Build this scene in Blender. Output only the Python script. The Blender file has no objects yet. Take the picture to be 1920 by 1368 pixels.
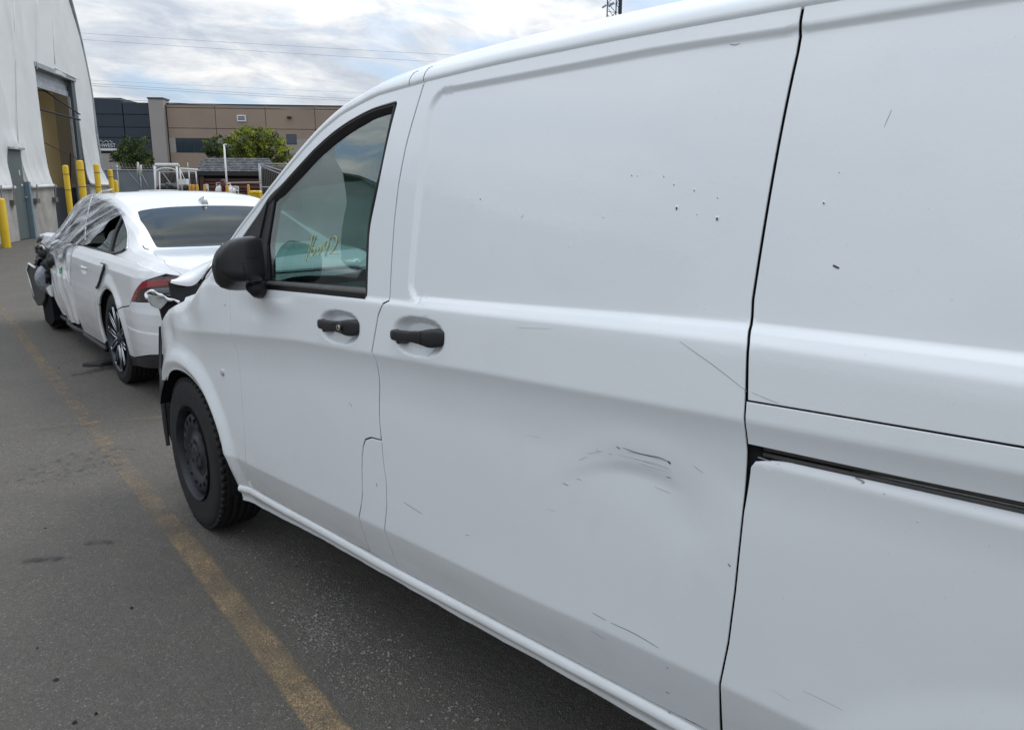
import bpy, math, random
import numpy as np
from math import radians, sin, cos, tan, pi, sqrt, atan2
from mathutils import Vector, Matrix
from mathutils.geometry import delaunay_2d_cdt
random.seed(7); np.random.seed(7)
sc = bpy.context.scene
COL = sc.collection

# ------------------------------------------------------------------ camera
CAM = np.array([-1.13, 0.0, 1.5]); FPX = 1500.0
YAW, PITCH, ROLL = radians(42), radians(13), radians(.3)
F_ = np.array([sin(YAW)*cos(PITCH), cos(YAW)*cos(PITCH), -sin(PITCH)])
R_ = np.array([cos(YAW), -sin(YAW), 0.0]); U_ = np.cross(R_, F_)
R2, U2 = R_*cos(ROLL)+U_*sin(ROLL), U_*cos(ROLL)-R_*sin(ROLL)
cd = bpy.data.cameras.new('camera'); cam = bpy.data.objects.new('camera', cd); COL.objects.link(cam)
cd.sensor_width = 36.0; cd.lens = FPX/1920*36; cd.clip_start = .02; cd.clip_end = 2000
M = Matrix((R2, U2, -F_)).transposed().to_4x4(); M.translation = Vector(CAM); cam.matrix_world = M
sc.camera = cam

# ------------------------------------------------------------------ world, sun, exposure
SUN_EL, SUN_AZ = radians(52), radians(85)      # azimuth from +Y towards +X
w = bpy.data.worlds.new('World'); sc.world = w; w.use_nodes = True
nt = w.node_tree; N = nt.nodes; L = nt.links; N.clear()
def nd(t, **k):
    n = N.new(t)
    for a, b in k.items(): setattr(n, a, b)
    return n
out = nd('ShaderNodeOutputWorld'); bg = nd('ShaderNodeBackground'); bg.inputs['Strength'].default_value = .1
sky = nd('ShaderNodeTexSky'); sky.sky_type = 'NISHITA'; sky.sun_disc = False
sky.sun_elevation = SUN_EL; sky.sun_rotation = SUN_AZ; sky.air_density = 1.0; sky.dust_density = 1.5
tc = nd('ShaderNodeTexCoord'); sep = nd('ShaderNodeSeparateXYZ'); L.new(tc.outputs['Generated'], sep.inputs[0])
def mth(op, a, b=None, c=None, clamp=False):
    n = nd('ShaderNodeMath', operation=op); n.use_clamp = clamp
    for i, v in enumerate((a, b, c)):
        if v is None: continue
        if isinstance(v, (int, float)): n.inputs[i].default_value = v
        else: L.new(v, n.inputs[i])
    return n.outputs[0]
zz = mth('MAXIMUM', sep.outputs['Z'], 0.0); den = mth('ADD', zz, .28)
cx = mth('DIVIDE', sep.outputs['X'], den); cy = mth('DIVIDE', sep.outputs['Y'], den)
cmb = nd('ShaderNodeCombineXYZ'); L.new(cx, cmb.inputs[0]); L.new(cy, cmb.inputs[1])
def wnoise(scale, detail, rough, off):
    mp = nd('ShaderNodeMapping'); mp.inputs['Location'].default_value = off; mp.inputs['Scale'].default_value = (scale*.62, scale, scale)
    mp.inputs['Rotation'].default_value = (0, 0, radians(38))
    L.new(cmb.outputs[0], mp.inputs[0]); n = nd('ShaderNodeTexNoise'); L.new(mp.outputs[0], n.inputs['Vector'])
    n.inputs['Scale'].default_value = 1; n.inputs['Detail'].default_value = detail; n.inputs['Roughness'].default_value = rough
    n.inputs['Distortion'].default_value = .35
    return n.outputs['Fac']
def wramp(fac, stops):
    r = nd('ShaderNodeValToRGB'); L.new(fac, r.inputs[0]); e = r.color_ramp.elements
    while len(e) < len(stops): e.new(.5)
    for x, (p, c) in zip(e, stops): x.position = p; x.color = tuple(c)+(1,) if len(c) == 3 else c
    return r.outputs[0]
cov = wramp(wnoise(2.1, 9, .6, (5.3, .4, 0)), [(.39, (.1, .1, .1)), (.50, (1, 1, 1))])
shade = wramp(wnoise(4.6, 9, .62, (7.7, 4.2, 2)), [(.36, (3.7, 4.1, 4.7)), (.46, (4.6, 4.9, 5.35)), (.55, (5.8, 5.95, 6.1)), (.66, (7.3, 7.25, 7.05))])
mx = nd('ShaderNodeMix', data_type='RGBA'); L.new(cov, mx.inputs[0])
blue = nd('ShaderNodeMix', data_type='RGBA'); blue.inputs[0].default_value = .6
L.new(sky.outputs[0], blue.inputs[6]); blue.inputs[7].default_value = (3.2, 4.5, 6.4, 1)
L.new(blue.outputs[2], mx.inputs[6]); L.new(shade, mx.inputs[7])
nrm = nd('ShaderNodeVectorMath', operation='DOT_PRODUCT'); L.new(tc.outputs['Generated'], nrm.inputs[0]); nrm.inputs[1].default_value = (cos(SUN_EL)*sin(radians(60)), cos(SUN_EL)*cos(radians(60)), sin(SUN_EL))
glow = nd('ShaderNodeMapRange'); glow.interpolation_type = 'SMOOTHSTEP'; L.new(nrm.outputs['Value'], glow.inputs[0])      # thin cloud is brighter on the side of the veiled sun
for i_, v_ in enumerate((-.2, 1.0, .97, 1.12)): glow.inputs[i_+1].default_value = v_
elev = mth('MULTIPLY_ADD', zz, .95, .60)                                                   # an overcast sky brightens towards the zenith
gs = nd('ShaderNodeVectorMath', operation='SCALE'); L.new(mx.outputs[2], gs.inputs[0]); L.new(mth('MULTIPLY', glow.outputs[0], elev), gs.inputs['Scale'])
L.new(gs.outputs[0], bg.inputs[0]); L.new(bg.outputs[0], out.inputs[0])

sd = bpy.data.lights.new('sun', 'SUN'); sd.energy = .6; sd.angle = radians(20); sd.color = (1, .96, .9)
sun = bpy.data.objects.new('sun', sd); COL.objects.link(sun)
sv = Vector((cos(SUN_EL)*sin(SUN_AZ), cos(SUN_EL)*cos(SUN_AZ), sin(SUN_EL)))
sun.rotation_euler = sv.to_track_quat('Z', 'Y').to_euler()
sc.view_settings.view_transform = 'Standard'; sc.view_settings.look = 'None'
sc.view_settings.exposure = 0.95; sc.view_settings.gamma = 1.0; sc.view_settings.use_curve_mapping = False
sc.cycles.max_bounces = 8; sc.cycles.transparent_max_bounces = 12; sc.cycles.caustics_reflective = False; sc.cycles.caustics_refractive = False
sc.cycles.use_denoising = True

# ------------------------------------------------------------------ sight-line helpers (survey of where things stand)
def ray(px, py):
    v = F_*FPX + R2*(px-960) - U2*(py-684)
    return v/np.linalg.norm(v)
FH = np.array([sin(YAW), cos(YAW), 0.0]); RH = np.array([cos(YAW), -sin(YAW), 0.0])
def at(px, py, D):                     # point at horizontal depth D
    v = ray(px, py); return CAM + v*(D/(v@FH))
def onx(px, py, X):
    v = ray(px, py); return CAM + v*((X-CAM[0])/v[0])
class Wall:                            # a vertical plane: u along, z up, d out towards the camera
    def __init__(s, P0, u):
        s.P0 = np.array(P0, float); u = np.array(u, float); s.u = u/np.linalg.norm(u)
        n = np.array([s.u[1], -s.u[0], 0.0])
        if n@(CAM-s.P0) < 0: n = -n
        s.n = n
    def uv(s, px, py, d=0.0):
        v = ray(px, py); Q = s.P0+s.n*d; t = ((Q-CAM)@s.n)/(v@s.n); P = CAM+v*t
        return float((P-s.P0)@s.u), float(P[2])
    def p(s, u, z, d=0.0): 
        q = s.P0 + s.u*u + s.n*d; return (q[0], q[1], z)

# ------------------------------------------------------------------ object helpers
OFF = {}
def tag(o, label=None, cat=None, group=None, kind=None):
    if label: o['label'] = label
    if cat: o['category'] = cat
    if group: o['group'] = group
    if kind: o['kind'] = kind
    return o
def empty(name, loc, label, cat, group=None, rz=0.0, local=False):
    o = bpy.data.objects.new(name, None); COL.objects.link(o); o.empty_display_size = .1
    o.location = loc; o.rotation_euler = (0, 0, rz); tag(o, label, cat, group)
    OFF[o.name] = Vector((0, 0, 0)) if local else Vector(loc)
    return o
def mk(name, V, Fc, mat, parent=None, smooth=False, normals=None):
    V = np.array(V, float).reshape(-1, 3)
    me = bpy.data.meshes.new(name)
    off = OFF.get(parent.name, Vector((0, 0, 0))) if parent else Vector((0, 0, 0))
    me.from_pydata((V-np.array(off)).tolist(), [], [tuple(int(i) for i in f) for f in Fc]); 
    mats = mat if isinstance(mat, (list, tuple)) else [mat]
    for m in mats: me.materials.append(m)
    if smooth or normals is not None: me.polygons.foreach_set('use_smooth', [True]*len(me.polygons))
    me.update()
    if normals is not None: me.normals_split_custom_set_from_vertices([tuple(n) for n in normals])
    o = bpy.data.objects.new(name, me); COL.objects.link(o)
    if parent: o.parent = parent; OFF[o.name] = off
    return o
class MB:
    def __init__(s): s.V = []; s.F = []
    def add(s, V, Fc):
        k = len(s.V); s.V += [tuple(v) for v in V]; s.F += [tuple(i+k for i in f) for f in Fc]; return s
    def box(s, c, size, R=None):
        c = np.array(c, float); a, b, d = [x/2 for x in size]
        P = np.array([(i*a, j*b, k*d) for i in (-1, 1) for j in (-1, 1) for k in (-1, 1)])
        if R is not None: P = P@np.array(R).T
        return s.add(P+c, [(0, 1, 3, 2), (4, 6, 7, 5), (0, 4, 5, 1), (2, 3, 7, 6), (0, 2, 6, 4), (1, 5, 7, 3)])
    def prism(s, pts, d):
        pts = [np.array(p, float) for p in pts]; d = np.array(d, float); n = len(pts)
        V = pts+[p+d for p in pts]
        return s.add(V, [tuple(range(n))[::-1], tuple(range(n, 2*n))]+[(i, (i+1) % n, n+(i+1) % n, n+i) for i in range(n)])
    def tube(s, pts, r, n=8, caps=True):
        pts = [np.array(p, float) for p in pts]; rs = r if hasattr(r, '__len__') else [r]*len(pts)
        k0 = len(s.V); V = []; a = None
        for i, p in enumerate(pts):
            t = pts[min(i+1, len(pts)-1)]-pts[max(i-1, 0)]; t = t/(np.linalg.norm(t)+1e-9)
            if a is None: a = np.cross(t, [0, 0, 1.0] if abs(t[2]) < .9 else [1.0, 0, 0])
            a = a-t*(a@t); a /= np.linalg.norm(a); b = np.cross(t, a)
            for j in range(n): V.append(p+rs[i]*(a*cos(2*pi*j/n)+b*sin(2*pi*j/n)))
        Fc = [(i*n+j, i*n+(j+1) % n, (i+1)*n+(j+1) % n, (i+1)*n+j) for i in range(len(pts)-1) for j in range(n)]
        if caps: Fc += [tuple(range(n))[::-1], tuple((len(pts)-1)*n+j for j in range(n))]
        return s.add(V, Fc)
    def grid(s, P, closed_u=False, closed_v=False):   # P[i][j]
        P = np.array(P, float); a, b = P.shape[:2]; k = len(s.V)
        Fc = [(i*b+j, ((i+1) % a)*b+j, ((i+1) % a)*b+(j+1) % b, i*b+(j+1) % b) for i in range(a if closed_u else a-1) for j in range(b if closed_v else b-1)]
        return s.add(P.reshape(-1, 3), Fc)
    def lathe(s, prof, c, axis, n=48, up=None):      # prof [(r, h)] about axis through c
        axis = np.array(axis, float); axis /= np.linalg.norm(axis)
        a = np.cross(axis, [0, 0, 1.0] if abs(axis[2]) < .9 else [1.0, 0, 0]); a /= np.linalg.norm(a); b = np.cross(axis, a)
        P = [[np.array(c)+axis*h+r*(a*cos(2*pi*j/n)+b*sin(2*pi*j/n)) for j in range(n)] for r, h in prof]
        return s.grid(P, closed_v=True)
    def done(s, name, mat, parent=None, smooth=False, bevel=0.0):
        o = mk(name, s.V, s.F, mat, parent, smooth)
        if bevel:
            m = o.modifiers.new('bevel', 'BEVEL'); m.width = bevel; m.segments = 2; m.limit_method = 'ANGLE'; m.harden_normals = False
        return o
def ff(p): return np.array(p, float)
def catmull(pts, per=8, closed=False):
    pts = [ff(p) for p in pts]; n = len(pts); o = []
    for i in range(n if closed else n-1):
        if closed: p0, p1, p2, p3 = pts[i-1], pts[i], pts[(i+1) % n], pts[(i+2) % n]
        else: p0, p1, p2, p3 = pts[max(i-1, 0)], pts[i], pts[i+1], pts[min(i+2, n-1)]
        for k in range(per):
            t = k/per; o.append(.5*((2*p1)+(p2-p0)*t+(2*p0-5*p1+4*p2-p3)*t*t+(3*p1-p0-3*p2+p3)*t**3))
    if not closed: o.append(pts[-1])
    return o

# ------------------------------------------------------------------ materials
def newmat(name):
    m = bpy.data.materials.new(name); m.use_nodes = True; return m, m.node_tree.nodes, m.node_tree.links, m.node_tree.nodes['Principled BSDF']
def pmat(name, col, rough=.5, metal=0, coat=0, coat_r=.05, var=.0, vscale=8.0, bump=0.0, bscale=60.0, spec=.5, emit=None, dirt=0.0, dscale=3.0, dcol=(.12, .10, .08)):
    m, n, l, b = newmat(name)
    b.inputs['Base Color'].default_value = tuple(col)+(1,); b.inputs['Roughness'].default_value = rough
    b.inputs['Metallic'].default_value = metal; b.inputs['Coat Weight'].default_value = coat; b.inputs['Coat Roughness'].default_value = coat_r
    b.inputs['Specular IOR Level'].default_value = spec
    tc = n.new('ShaderNodeTexCoord'); src = None
    if var or dirt:
        no = n.new('ShaderNodeTexNoise'); no.inputs['Scale'].default_value = vscale; no.inputs['Detail'].default_value = 6; l.new(tc.outputs['Object'], no.inputs['Vector'])
        mr = n.new('ShaderNodeMapRange'); mr.inputs[1].default_value = .3; mr.inputs[2].default_value = .7; mr.inputs[3].default_value = 1-var; mr.inputs[4].default_value = 1+var
        l.new(no.outputs['Fac'], mr.inputs[0]); vm = n.new('ShaderNodeVectorMath'); vm.operation = 'SCALE'; vm.inputs[0].default_value = col
        l.new(mr.outputs[0], vm.inputs['Scale']); src = vm.outputs[0]
        if dirt:
            n2 = n.new('ShaderNodeTexNoise'); n2.inputs['Scale'].default_value = dscale; n2.inputs['Detail'].default_value = 10; n2.inputs['Roughness'].default_value = .7; l.new(tc.outputs['Object'], n2.inputs['Vector'])
            r2 = n.new('ShaderNodeMapRange'); r2.inputs[1].default_value = .45; r2.inputs[2].default_value = .75; r2.inputs[3].default_value = 0; r2.inputs[4].default_value = dirt
            l.new(n2.outputs['Fac'], r2.inputs[0]); mx = n.new('ShaderNodeMix'); mx.data_type = 'RGBA'; l.new(r2.outputs[0], mx.inputs[0]); l.new(src, mx.inputs[6]); mx.inputs[7].default_value = tuple(dcol)+(1,); src = mx.outputs[2]
        l.new(src, b.inputs['Base Color'])
    if bump:
        nb = n.new('ShaderNodeTexNoise'); nb.inputs['Scale'].default_value = bscale; nb.inputs['Detail'].default_value = 5; l.new(tc.outputs['Object'], nb.inputs['Vector'])
        bp = n.new('ShaderNodeBump'); bp.inputs['Strength'].default_value = bump; bp.inputs['Distance'].default_value = .02; l.new(nb.outputs['Fac'], bp.inputs['Height']); l.new(bp.outputs[0], b.inputs['Normal'])
    if emit: b.inputs['Emission Color'].default_value = tuple(emit)+(1,); b.inputs['Emission Strength'].default_value = 1
    return m
def glassmat(name, tint, rough=.01, ior=1.5, extra=0.0):
    m, n, l, b = newmat(name); n.remove(b); o = n['Material Output']
    t = n.new('ShaderNodeBsdfTransparent'); t.inputs[0].default_value = tuple(tint)+(1,)
    g = n.new('ShaderNodeBsdfGlossy'); g.inputs['Roughness'].default_value = rough; g.inputs[0].default_value = (.92, 1, .98, 1)
    fr = n.new('ShaderNodeFresnel'); fr.inputs[0].default_value = ior
    ad = n.new('ShaderNodeMath'); ad.operation = 'ADD'; ad.use_clamp = True; l.new(fr.outputs[0], ad.inputs[0]); ad.inputs[1].default_value = extra
    mx = n.new('ShaderNodeMixShader'); l.new(ad.outputs[0], mx.inputs[0]); l.new(t.outputs[0], mx.inputs[1]); l.new(g.outputs[0], mx.inputs[2]); l.new(mx.outputs[0], o.inputs[0])
    return m
def filmmat(name, opac=.25, col=(.75, .78, .82), streak=False):
    m, n, l, b = newmat(name); n.remove(b); o = n['Material Output']
    t = n.new('ShaderNodeBsdfTransparent'); t.inputs[0].default_value = (.9, .9, .92, 1)
    d = n.new('ShaderNodeBsdfDiffuse'); d.inputs[0].default_value = tuple(col)+(1,)
    g = n.new('ShaderNodeBsdfGlossy'); g.inputs['Roughness'].default_value = .12; g.inputs[0].default_value = (1, 1, 1, 1)
    tc = n.new('ShaderNodeTexCoord'); no = n.new('ShaderNodeTexNoise'); no.inputs['Scale'].default_value = 14; no.inputs['Detail'].default_value = 4; l.new(tc.outputs['Object'], no.inputs['Vector'])
    if streak:                 # stretched film: opaque pull lines running down and forwards
        def dot(v):
            q = n.new('ShaderNodeVectorMath'); q.operation = 'DOT_PRODUCT'; l.new(tc.outputs['Object'], q.inputs[0]); q.inputs[1].default_value = v; return q.outputs['Value']
        cb = n.new('ShaderNodeCombineXYZ'); l.new(dot((0, .30*26, .95*26)), cb.inputs[0]); l.new(dot((0, 1.6, -.5)), cb.inputs[1]); no.inputs['Scale'].default_value = 1.0; l.new(cb.outputs[0], no.inputs['Vector'])
    bp = n.new('ShaderNodeBump'); bp.inputs['Strength'].default_value = .6; bp.inputs['Distance'].default_value = .03; l.new(no.outputs['Fac'], bp.inputs['Height']); l.new(bp.outputs[0], g.inputs['Normal'])
    fr = n.new('ShaderNodeFresnel'); fr.inputs[0].default_value = 1.7; l.new(bp.outputs[0], fr.inputs['Normal'])
    a = n.new('ShaderNodeMixShader'); a.inputs[0].default_value = opac
    if streak:
        rr = n.new('ShaderNodeMapRange'); l.new(no.outputs['Fac'], rr.inputs[0])
        for i_, v_ in enumerate((.47, .66, .05, .85)): rr.inputs[i_+1].default_value = v_
        l.new(rr.outputs[0], a.inputs[0])
    l.new(t.outputs[0], a.inputs[1]); l.new(d.outputs[0], a.inputs[2])
    c = n.new('ShaderNodeMixShader'); l.new(fr.outputs[0], c.inputs[0]); l.new(a.outputs[0], c.inputs[1]); l.new(g.outputs[0], c.inputs[2]); l.new(c.outputs[0], o.inputs[0])
    return m

def paint_mat(name, col, grime=.10):
    m, n, l, b = newmat(name)
    b.inputs['Roughness'].default_value = .34; b.inputs['Coat Weight'].default_value = .85; b.inputs['Coat Roughness'].default_value = .06
    b.inputs['Specular IOR Level'].default_value = .4
    tc = n.new('ShaderNodeTexCoord')
    def noise(s, d, r=.55, sc3=None):
        no = n.new('ShaderNodeTexNoise'); no.inputs['Scale'].default_value = s; no.inputs['Detail'].default_value = d; no.inputs['Roughness'].default_value = r
        if sc3:
            mp = n.new('ShaderNodeMapping'); mp.inputs['Scale'].default_value = sc3; l.new(tc.outputs['Object'], mp.inputs[0]); l.new(mp.outputs[0], no.inputs['Vector'])
        else: l.new(tc.outputs['Object'], no.inputs['Vector'])
        return no.outputs['Fac']
    def rng(v, a, b_, c, d):
        r = n.new('ShaderNodeMapRange'); l.new(v, r.inputs[0])
        for i, x in enumerate((a, b_, c, d)): r.inputs[i+1].default_value = x
        return r.outputs[0]
    def mix(f, a, cb):
        mx = n.new('ShaderNodeMix'); mx.data_type = 'RGBA'; l.new(f, mx.inputs[0])
        if isinstance(a, tuple): mx.inputs[6].default_value = a+(1,)
        else: l.new(a, mx.inputs[6])
        mx.inputs[7].default_value = cb+(1,); return mx.outputs[2]
    c = mix(rng(noise(1.3, 5), .42, .75, 0, grime), tuple(col), (.60, .60, .57))
    c = mix(rng(noise(9, 8, .7), .55, .80, 0, grime*.9), c, (.50, .49, .46))
    c = mix(rng(noise(240, 2, .5), .735, .77, 0, .35), c, (.25, .24, .22))          # road specks
    sepp = n.new('ShaderNodeSeparateXYZ'); gm = n.new('ShaderNodeNewGeometry'); l.new(gm.outputs['Position'], sepp.inputs[0])
    low = rng(sepp.outputs['Z'], .30, .62, 1, 0)
    dn = rng(noise(5, 8, .75, (1, .5, 2)), .35, .7, .05, .5)
    mu = n.new('ShaderNodeMath'); mu.operation = 'MULTIPLY'; l.new(low, mu.inputs[0]); l.new(dn, mu.inputs[1])
    c = mix(mu.outputs[0], c, (.42, .40, .36))                                      # splashed road film low on the body
    l.new(c, b.inputs['Base Color'])
    l.new(rng(noise(2.2, 6), .3, .7, .28, .42), b.inputs['Roughness'])
    bp = n.new('ShaderNodeBump'); bp.inputs['Strength'].default_value = .05; bp.inputs['Distance'].default_value = .004; l.new(noise(90, 2), bp.inputs['Height'])
    b2 = n.new('ShaderNodeBump'); b2.inputs['Strength'].default_value = .10; b2.inputs['Distance'].default_value = .05; l.new(noise(2.1, 2), b2.inputs['Height']); l.new(bp.outputs[0], b2.inputs['Normal'])
    l.new(b2.outputs[0], b.inputs['Normal']); l.new(bp.outputs[0], b.inputs['Coat Normal'])
    return m
M_PAINT = paint_mat('van_white_paint', (.79, .825, .845))
M_SPAINT = paint_mat('sedan_white_paint', (.72, .735, .755), .06)
M_SPAINT.node_tree.nodes['Principled BSDF'].inputs['Coat Weight'].default_value = 1.0
M_SPAINT.node_tree.nodes['Principled BSDF'].inputs['Coat Roughness'].default_value = .04
M_GAP = pmat('seam_black', (.012, .012, .014), .8, spec=.2)
M_BLK = pmat('black_textured_plastic', (.013, .013, .015), .48, var=.2, vscale=20, bump=.12, bscale=900)
M_BLKS = pmat('black_smooth_plastic', (.010, .010, .012), .28, var=.15, vscale=12)
M_TRIM = pmat('grey_worn_rubber', (.07, .066, .062), .55, var=.25, vscale=30, bump=.1, bscale=300)
M_RUB = pmat('tyre_rubber', (.0065, .0065, .007), .75, var=.3, vscale=18, bump=.2, bscale=400, dirt=.2, dscale=6, dcol=(.03, .028, .026))
M_STEEL = pmat('dark_steel_wheel', (.022, .026, .034), .5, metal=.3, var=.35, vscale=9, dirt=.4, dscale=7, dcol=(.035, .032, .03))
M_ALU = pmat('machined_alloy', (.55, .57, .6), .25, metal=1)
M_ALUD = pmat('dark_alloy', (.03, .04, .055), .3, metal=.4)
M_DARK = pmat('dark_cavity', (.012, .012, .013), .9, spec=.1)
M_GREYM = pmat('galvanised_steel', (.33, .35, .37), .5, metal=.5, var=.2, vscale=6)
M_WHITEP = pmat('white_enamel', (.7, .71, .7), .4, var=.08, vscale=3, dirt=.3)
M_GLASS = glassmat('tinted_window_glass', (.18, .32, .295), extra=.16)
M_GLASSD = glassmat('privacy_glass', (.03, .027, .034), extra=.0, ior=1.27)
M_GLASSM = glassmat('side_glass', (.30, .36, .38), extra=.04)
M_FILM = filmmat('clear_plastic_film', .18, streak=True)
M_SEAT = pmat('grey_seat_cloth', (.045, .047, .052), .9, bump=.3, bscale=500)
M_GREYP = pmat('grey_cabin_plastic', (.10, .105, .11), .7, var=.1)
M_AIRBAG = pmat('pale_cabin_trim', (.42, .47, .46), .7, var=.15, vscale=5)
M_SCR = pmat('scraped_black', (.03, .03, .032), .7)
M_SCRG = pmat('scuffed_grey', (.30, .31, .32), .7)
M_YEL = pmat('bollard_yellow', (.72, .47, .015), .45, var=.12, vscale=4, dirt=.35, dscale=4, dcol=(.25, .16, .03))
M_RED = pmat('red_plastic', (.45, .012, .012), .3)

# ------------------------------------------------------------------ generic cut-sheet panel: polygon in (a,b), mapped to 3-D
def inpoly(P, poly):
    x, y = P[:, 0], P[:, 1]; r = np.zeros(len(P), bool); n = len(poly)
    for i in range(n):
        x1, y1 = poly[i]; x2, y2 = poly[(i+1) % n]
        if y1 == y2: continue
        c = ((y1 > y) != (y2 > y)) & (x < (x2-x1)*(y-y1)/(y2-y1)+x1); r ^= c
    return r
def resample(poly, step):
    o = []; n = len(poly)
    for i in range(n):
        a, b = ff(poly[i]), ff(poly[(i+1) % n]); k = max(1, int(round(np.linalg.norm(b-a)/step)))
        for j in range(k): o.append(a+(b-a)*j/k)
    return np.array(o)
def inset(P, d):
    A = .5*np.sum(P[:, 0]*np.roll(P[:, 1], -1)-np.roll(P[:, 0], -1)*P[:, 1]); sgn = 1 if A > 0 else -1
    e = np.roll(P, -1, 0)-P; e /= (np.linalg.norm(e, axis=1)[:, None]+1e-12); nn = np.stack([-e[:, 1], e[:, 0]], 1)*sgn
    n1 = np.roll(nn, 1, 0); m = nn+n1; l = np.linalg.norm(m, axis=1)[:, None]; m /= (l+1e-9)
    c = np.maximum((m*nn).sum(1), .45)[:, None]
    return P+m*d/c
def roundpoly(pts, r, k=5):      # pts may be (x,y) or (x,y,r)
    o = []; n = len(pts)
    for i in range(n):
        p = ff(pts[i][:2]); rr = pts[i][2] if len(pts[i]) > 2 else r
        a, b = ff(pts[i-1][:2]), ff(pts[(i+1) % n][:2])
        if rr <= 0: o.append(p); continue
        da, db = np.linalg.norm(a-p), np.linalg.norm(b-p); t = min(rr, da*.45, db*.45)
        A, B = p+(a-p)/da*t, p+(b-p)/db*t
        for j in range(k+1):
            u = j/k; o.append((1-u)**2*A+2*u*(1-u)*p+u*u*B)
    return [tuple(q) for q in o]
def panel(name, outer, f, mat, parent, step=(.02, .005), holes=(), gap=.0025, lip=.0022, depth=.03, inward=(1, 0, 0), edge=.012, extra=None, back=None, flip=False, warp=None):
    """f maps Nx2 -> Nx3. gap: inset of the edge from the seam line."""
    rings = []
    outs = resample(outer, edge); outs = inset(outs, gap); rings.append((outs, True))
    for h in holes: hh = resample(h, edge); hh = inset(hh, -gap); rings.append((hh, False))
    inner = [(inset(r, lip) if o else inset(r, -lip)) for r, o in rings]
    bb0, bb1 = outs.min(0), outs.max(0)
    A = np.arange(bb0[0]+step[0]*.5, bb1[0], step[0]); B = np.arange(bb0[1]+step[1]*.5, bb1[1], step[1])
    G = np.array(np.meshgrid(A, B)).reshape(2, -1).T
    if warp is not None:
        G = np.array(np.meshgrid(A, np.arange(bb0[1]-.3, bb1[1]+.3, step[1]))).reshape(2, -1).T; G = warp(G)
    if extra is not None: G = np.vstack([G, extra])
    m = inpoly(G, inset(inner[0], min(step)*.6))
    for h in inner[1:]: m &= ~inpoly(G, inset(h, -min(step)*.6))
    G = G[m]
    pts = []; edges = []
    for r in inner:
        k = len(pts); n = len(r); pts += r.tolist(); edges += [(k+i, k+(i+1) % n) for i in range(n)]
    nb = len(pts); pts += G.tolist()
    vo, eo, fo, *_ = delaunay_2d_cdt([Vector(p) for p in pts], edges, [], 0, 1e-7)
    vo = np.array([(v.x, v.y) for v in vo]); fo = np.array([t for t in fo if len(t) == 3])
    cen = vo[fo].mean(1); k = inpoly(cen, inner[0])
    for h in inner[1:]: k &= ~inpoly(cen, h)
    fo = fo[k]
    # orient
    e1 = vo[fo[:, 1]]-vo[fo[:, 0]]; e2 = vo[fo[:, 2]]-vo[fo[:, 0]]; neg = (e1[:, 0]*e2[:, 1]-e1[:, 1]*e2[:, 0]) < 0
    fo[neg] = fo[neg][:, ::-1]
    if flip: fo = fo[:, ::-1]
    h = 1e-3
    def nrm(q):
        da = f(q+[h, 0])-f(q-[h, 0]); db = f(q+[0, h])-f(q-[0, h]); n = np.cross(da, db); n /= (np.linalg.norm(n, axis=1)[:, None]+1e-12)
        return -n if flip else n
    P = f(vo); Nn = nrm(vo); V = P.tolist(); NN = Nn.tolist(); Fc = fo.tolist()
    # lips
    inw = ff(inward)
    base = 0
    for (r, o), ir in zip(rings, inner):
        n = len(r)
        i0 = len(V); a = f(ir); na = nrm(ir); V += a.tolist(); NN += na.tolist()
        b = f(r)+inw*lip; outd = (f(r)-a); outd /= (np.linalg.norm(outd, axis=1)[:, None]+1e-9); nb_ = na*.6+outd*.8; nb_ /= np.linalg.norm(nb_, axis=1)[:, None]
        V += b.tolist(); NN += nb_.tolist()
        c = f(r)+inw*depth; V += c.tolist(); NN += outd.tolist()
        V += b.tolist(); NN += outd.tolist()
        for i in range(n):
            j = (i+1) % n
            q1 = (i0+i, i0+n+i, i0+n+j, i0+j); q2 = (i0+3*n+i, i0+2*n+i, i0+2*n+j, i0+3*n+j)
            Fc += [q1, q2]
    # make face windings agree with the normals
    V = np.array(V); NN = np.array(NN)
    out = []
    for fc in Fc:
        a, b, c = V[fc[0]], V[fc[1]], V[fc[2]]
        n = np.cross(b-a, c-a)
        out.append(tuple(fc) if n@NN[fc[0]] >= 0 else tuple(fc)[::-1])
    return mk(name, V, out, mat, parent, True, NN)
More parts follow.
